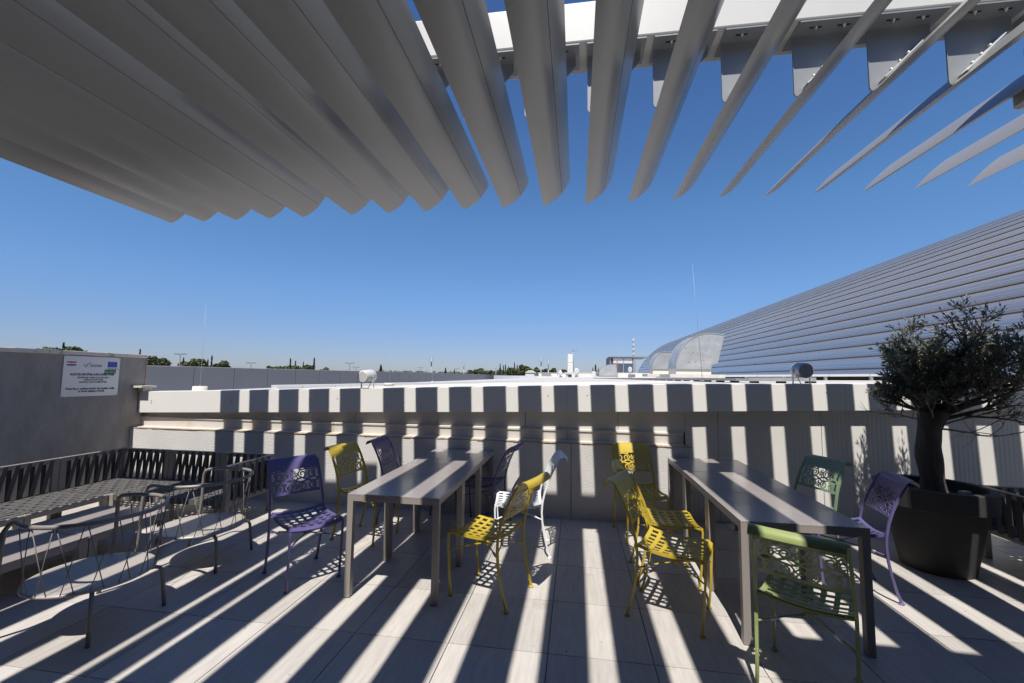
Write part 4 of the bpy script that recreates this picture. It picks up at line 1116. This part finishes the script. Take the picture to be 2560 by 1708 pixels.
# ---- trees
def clump(leaf_mb, c, r, n, s, flat=.8):
    for _ in range(n):
        while True:
            v = Vector((random.uniform(-1, 1), random.uniform(-1, 1), random.uniform(-1, 1)))
            if .25 < v.length < 1: break
        v = v.normalized() * (v.length**.4)
        p = c + Vector((v.x*r, v.y*r, v.z*r*flat))
        a = Vector((random.uniform(-1, 1), random.uniform(-1, 1), random.uniform(-.6, .6))).normalized(); b_ = a.cross(Vector((random.uniform(-1, 1), random.uniform(-1, 1), random.uniform(-1, 1)))).normalized()
        q = s*random.uniform(.6, 1.3)
        leaf_mb.add([p-a*q, p+b_*q*.6, p+a*q, p-b_*q*.6], [(0, 1, 2, 3)])
def tree(x, y, ztop, w_, h_, label, n=12, m_='treel', cat='tree', s=.30):
    zg = gz(x, y); t = thing('pine_tree', label, 'tree', (x, y, zg), 0, 'pines and bushes beyond the buildings')
    H = ztop - zg
    tk = MB(); tk.tube([(0, 0, -.3), (.2, 0, H*.35), (0, 0, H-h_*.6)], [.35, .26, .16], 7)
    lf = MB()
    for k in range(n):
        a = random.uniform(0, 2*math.pi); rr = w_/2*math.sqrt(random.random())*.78
        q = 1 - (rr/(w_/2))**2
        c = Vector((rr*math.cos(a), rr*math.sin(a)*.8, H - h_ + h_*(.25 + .60*random.random()*math.sqrt(max(q, .1)))))
        rad_ = w_*random.uniform(.12, .19)
        c.z = min(c.z, H - rad_*.7)
        tk.tube([(0, 0, H-h_*.9), (c.x*.6, c.y*.6, c.z-rad_*.6), c], [.12, .07, .03], 4)
        clump(lf, c, rad_, 170, s)
    tk.obj('trunk', MT['trunk'], t); lf.obj('crown', MT[m_], t)
def cypress(x, y, ztop, w_, vis, label):
    zg = gz(x, y); t = thing('cypress_tree', label, 'tree', (x, y, zg), 0, 'slim dark cypresses on the skyline')
    H = ztop - zg; MB().tube([(0, 0, -.3), (0, 0, H*.9)], [.18, .04], 6).obj('trunk', MT['trunk'], t)
    lf = MB()
    for _ in range(520):
        u = random.random()**.75; z = .8 + (H-.8)*u
        r = w_/2*min(1, (1-u)*2.6)**.7 * (.8 + .25*math.sin(u*23 + x)) * math.sqrt(random.random())
        a = random.uniform(0, 2*math.pi); p = Vector((r*math.cos(a), r*math.sin(a), z))
        q = .13*w_ + .06; d = Vector((math.cos(a)*.4, math.sin(a)*.4, 1)).normalized(); e = d.cross(Vector((random.uniform(-1, 1), random.uniform(-1, 1), 0))).normalized()
        lf.add([p-d*q*1.3, p+e*q*.7, p+d*q*1.8, p-e*q*.7], [(0, 1, 2, 3)])
    lf.obj('crown', MT['cypl'], t)
random.seed(5)
tree(-82.5, 58.5, 5.6, 7.6, 3.6, 'broad pine showing just above the top of the tall left wall', 30)
cypress(-84.8, 59.9, 6.15, .8, 2, 'single cypress spike rising out of the pine above the left wall')
tree(-77.8, 69.2, 5.15, 7.0, 4.6, 'dense pine at the right end of the tall left wall', 18)
cypress(-79.3, 68.0, 5.6, .7, 2, 'cypress tip poking above the corner of the tall left wall')
tree(-87.6, 88.1, 4.75, 6.6, 3.4, 'rounded pine behind the tall lightning rod on the left', 14)
cypress(-88.6, 86.0, 4.9, .6, 2, 'thin cypress in front of the rounded pine on the left')
cypress(-84.7, 88.5, 4.5, .8, 2, 'shorter cypress of the left pair')
cypress(-83.8, 88.6, 5.4, .8, 2, 'taller cypress of the left pair')
tree(-81.6, 89.0, 4.3, 4.6, 2.6, 'small round pine touching the left cypress pair', 10)
tree(-74.2, 100.3, 3.85, 6.4, 2.6, 'low bushy pine left of the four cypresses', 10)
tree(-77.6, 99.9, 3.45, 2.2, 1.6, 'small bush at the left end of the cypress row', 5)
cypress(-72.3, 100.5, 5.3, .9, 2, 'leftmost cypress of the row of four')
cypress(-71.0, 100.7, 4.8, .7, 2, 'second cypress from the left in the row of four')
cypress(-69.0, 101.0, 4.5, .6, 2, 'third and shortest cypress in the row of four')
cypress(-66.3, 101.4, 5.5, 1.0, 2, 'rightmost and widest cypress of the row of four')
tree(-68.9, 101.1, 3.9, 5.2, 2.3, 'bushy pine between the cypresses of the row of four', 10)
tree(-64.2, 103.0, 3.3, 3.0, 1.4, 'faint low bush right of the cypress row', 5)
cypress(-62.9, 132.4, 4.6, 1.6, 2, 'lone dark cypress right of the white loudspeaker')
cypress(-66.1, 213.0, 5.2, 2.0, 2, 'stout distant cypress between the masts')
cypress(-61.5, 213.3, 4.6, 1.4, 2, 'small distant cypress right of a stouter one')
for k, (x, y, zt_, w_) in enumerate(((-52, 212, 5.0, 8), (-47.5, 214, 5.4, 9), (-42.5, 216, 5.2, 8), (-38, 214, 5.3, 8))):
    tree(x, y, zt_, w_, 4.0, ['leftmost low pine of the distant wood', 'second low pine of the distant wood', 'third low pine of the distant wood', 'low pine in front of the tall cypress group'][k], 10, s=.4)
for k, (x, zt_) in enumerate(((-35.0, 7.4), (-33.5, 6.6), (-32.5, 6.9), (-31.0, 6.1), (-28.3, 8.0), (-27.0, 6.8))):
    cypress(x, 197.5, zt_, 1.2, 2, ['first', 'second', 'third', 'fourth', 'fifth and tallest', 'last'][k] + ' cypress from the left in the group beside the big pines')
tree(-23.4, 188.8, 7.2, 8.0, 6.0, 'biggest pine left of the small white house', 22, s=.42)
tree(-28.6, 190.0, 5.8, 7.5, 4.5, 'bushy pine left of the biggest pine', 14, s=.42)
tree(-18.3, 189.4, 6.2, 6.5, 5.0, 'pine right of the biggest pine, behind the white house', 14, s=.42)
tree(-15.0, 200.0, 6.0, 5.0, 4.5, 'pine to the left of a pale mast', 12, s=.42)
tree(-10.5, 200.5, 5.8, 6.0, 4.5, 'pine behind the pale mast near the chimney', 12, s=.42)
tree(-6.0, 201.0, 5.7, 5.0, 4.5, 'pine just left of the white chimney', 10, s=.42)
cypress(11.6, 264.9, 9.2, 2.0, 2, 'tall dark cypress left of the glazed rooftop box')
cypress(10.0, 264.9, 7.4, 1.3, 2, 'shorter cypress left of the tall one by the rooftop box')
cypress(13.3, 265.3, 7.2, 1.2, 2, 'shorter cypress right of the tall one by the rooftop box')

# distant wooded hillside and scrub: uncountable
hl = MB(); random.seed(9)
def scrub(x0, x1, y0, y1, n, s, hmax):
    for _ in range(n):
        x = random.uniform(x0, x1); y = random.uniform(y0, y1); z = gz(x, y)
        h = hmax*random.uniform(.4, 1)
        for _q in range(4):
            p = Vector((x + random.uniform(-s, s), y, z + h*random.random())); a = Vector((random.uniform(-1, 1), random.uniform(-.5, .5), random.uniform(-.4, .4))).normalized(); b_ = Vector((0, 0, 1)) + Vector((random.uniform(-.4, .4), 0, 0))
            hl.add([p-a*s, p-b_*s*.6, p+a*s, p+b_*s*.6], [(0, 1, 2, 3)])
scrub(-260, -60, 420, 520, 700, 1.2, 3.5); scrub(-60, 60, 380, 470, 1500, 1.2, 4.5); scrub(-160, -50, 240, 300, 260, .7, 1.5)
scrub(-50, 25, 300, 340, 700, .9, 3.5)
o = hl.obj('distant_scrub', MT['treel']); tag(o, 'low green scrub and woodland along the horizon', 'woodland', kind='stuff')
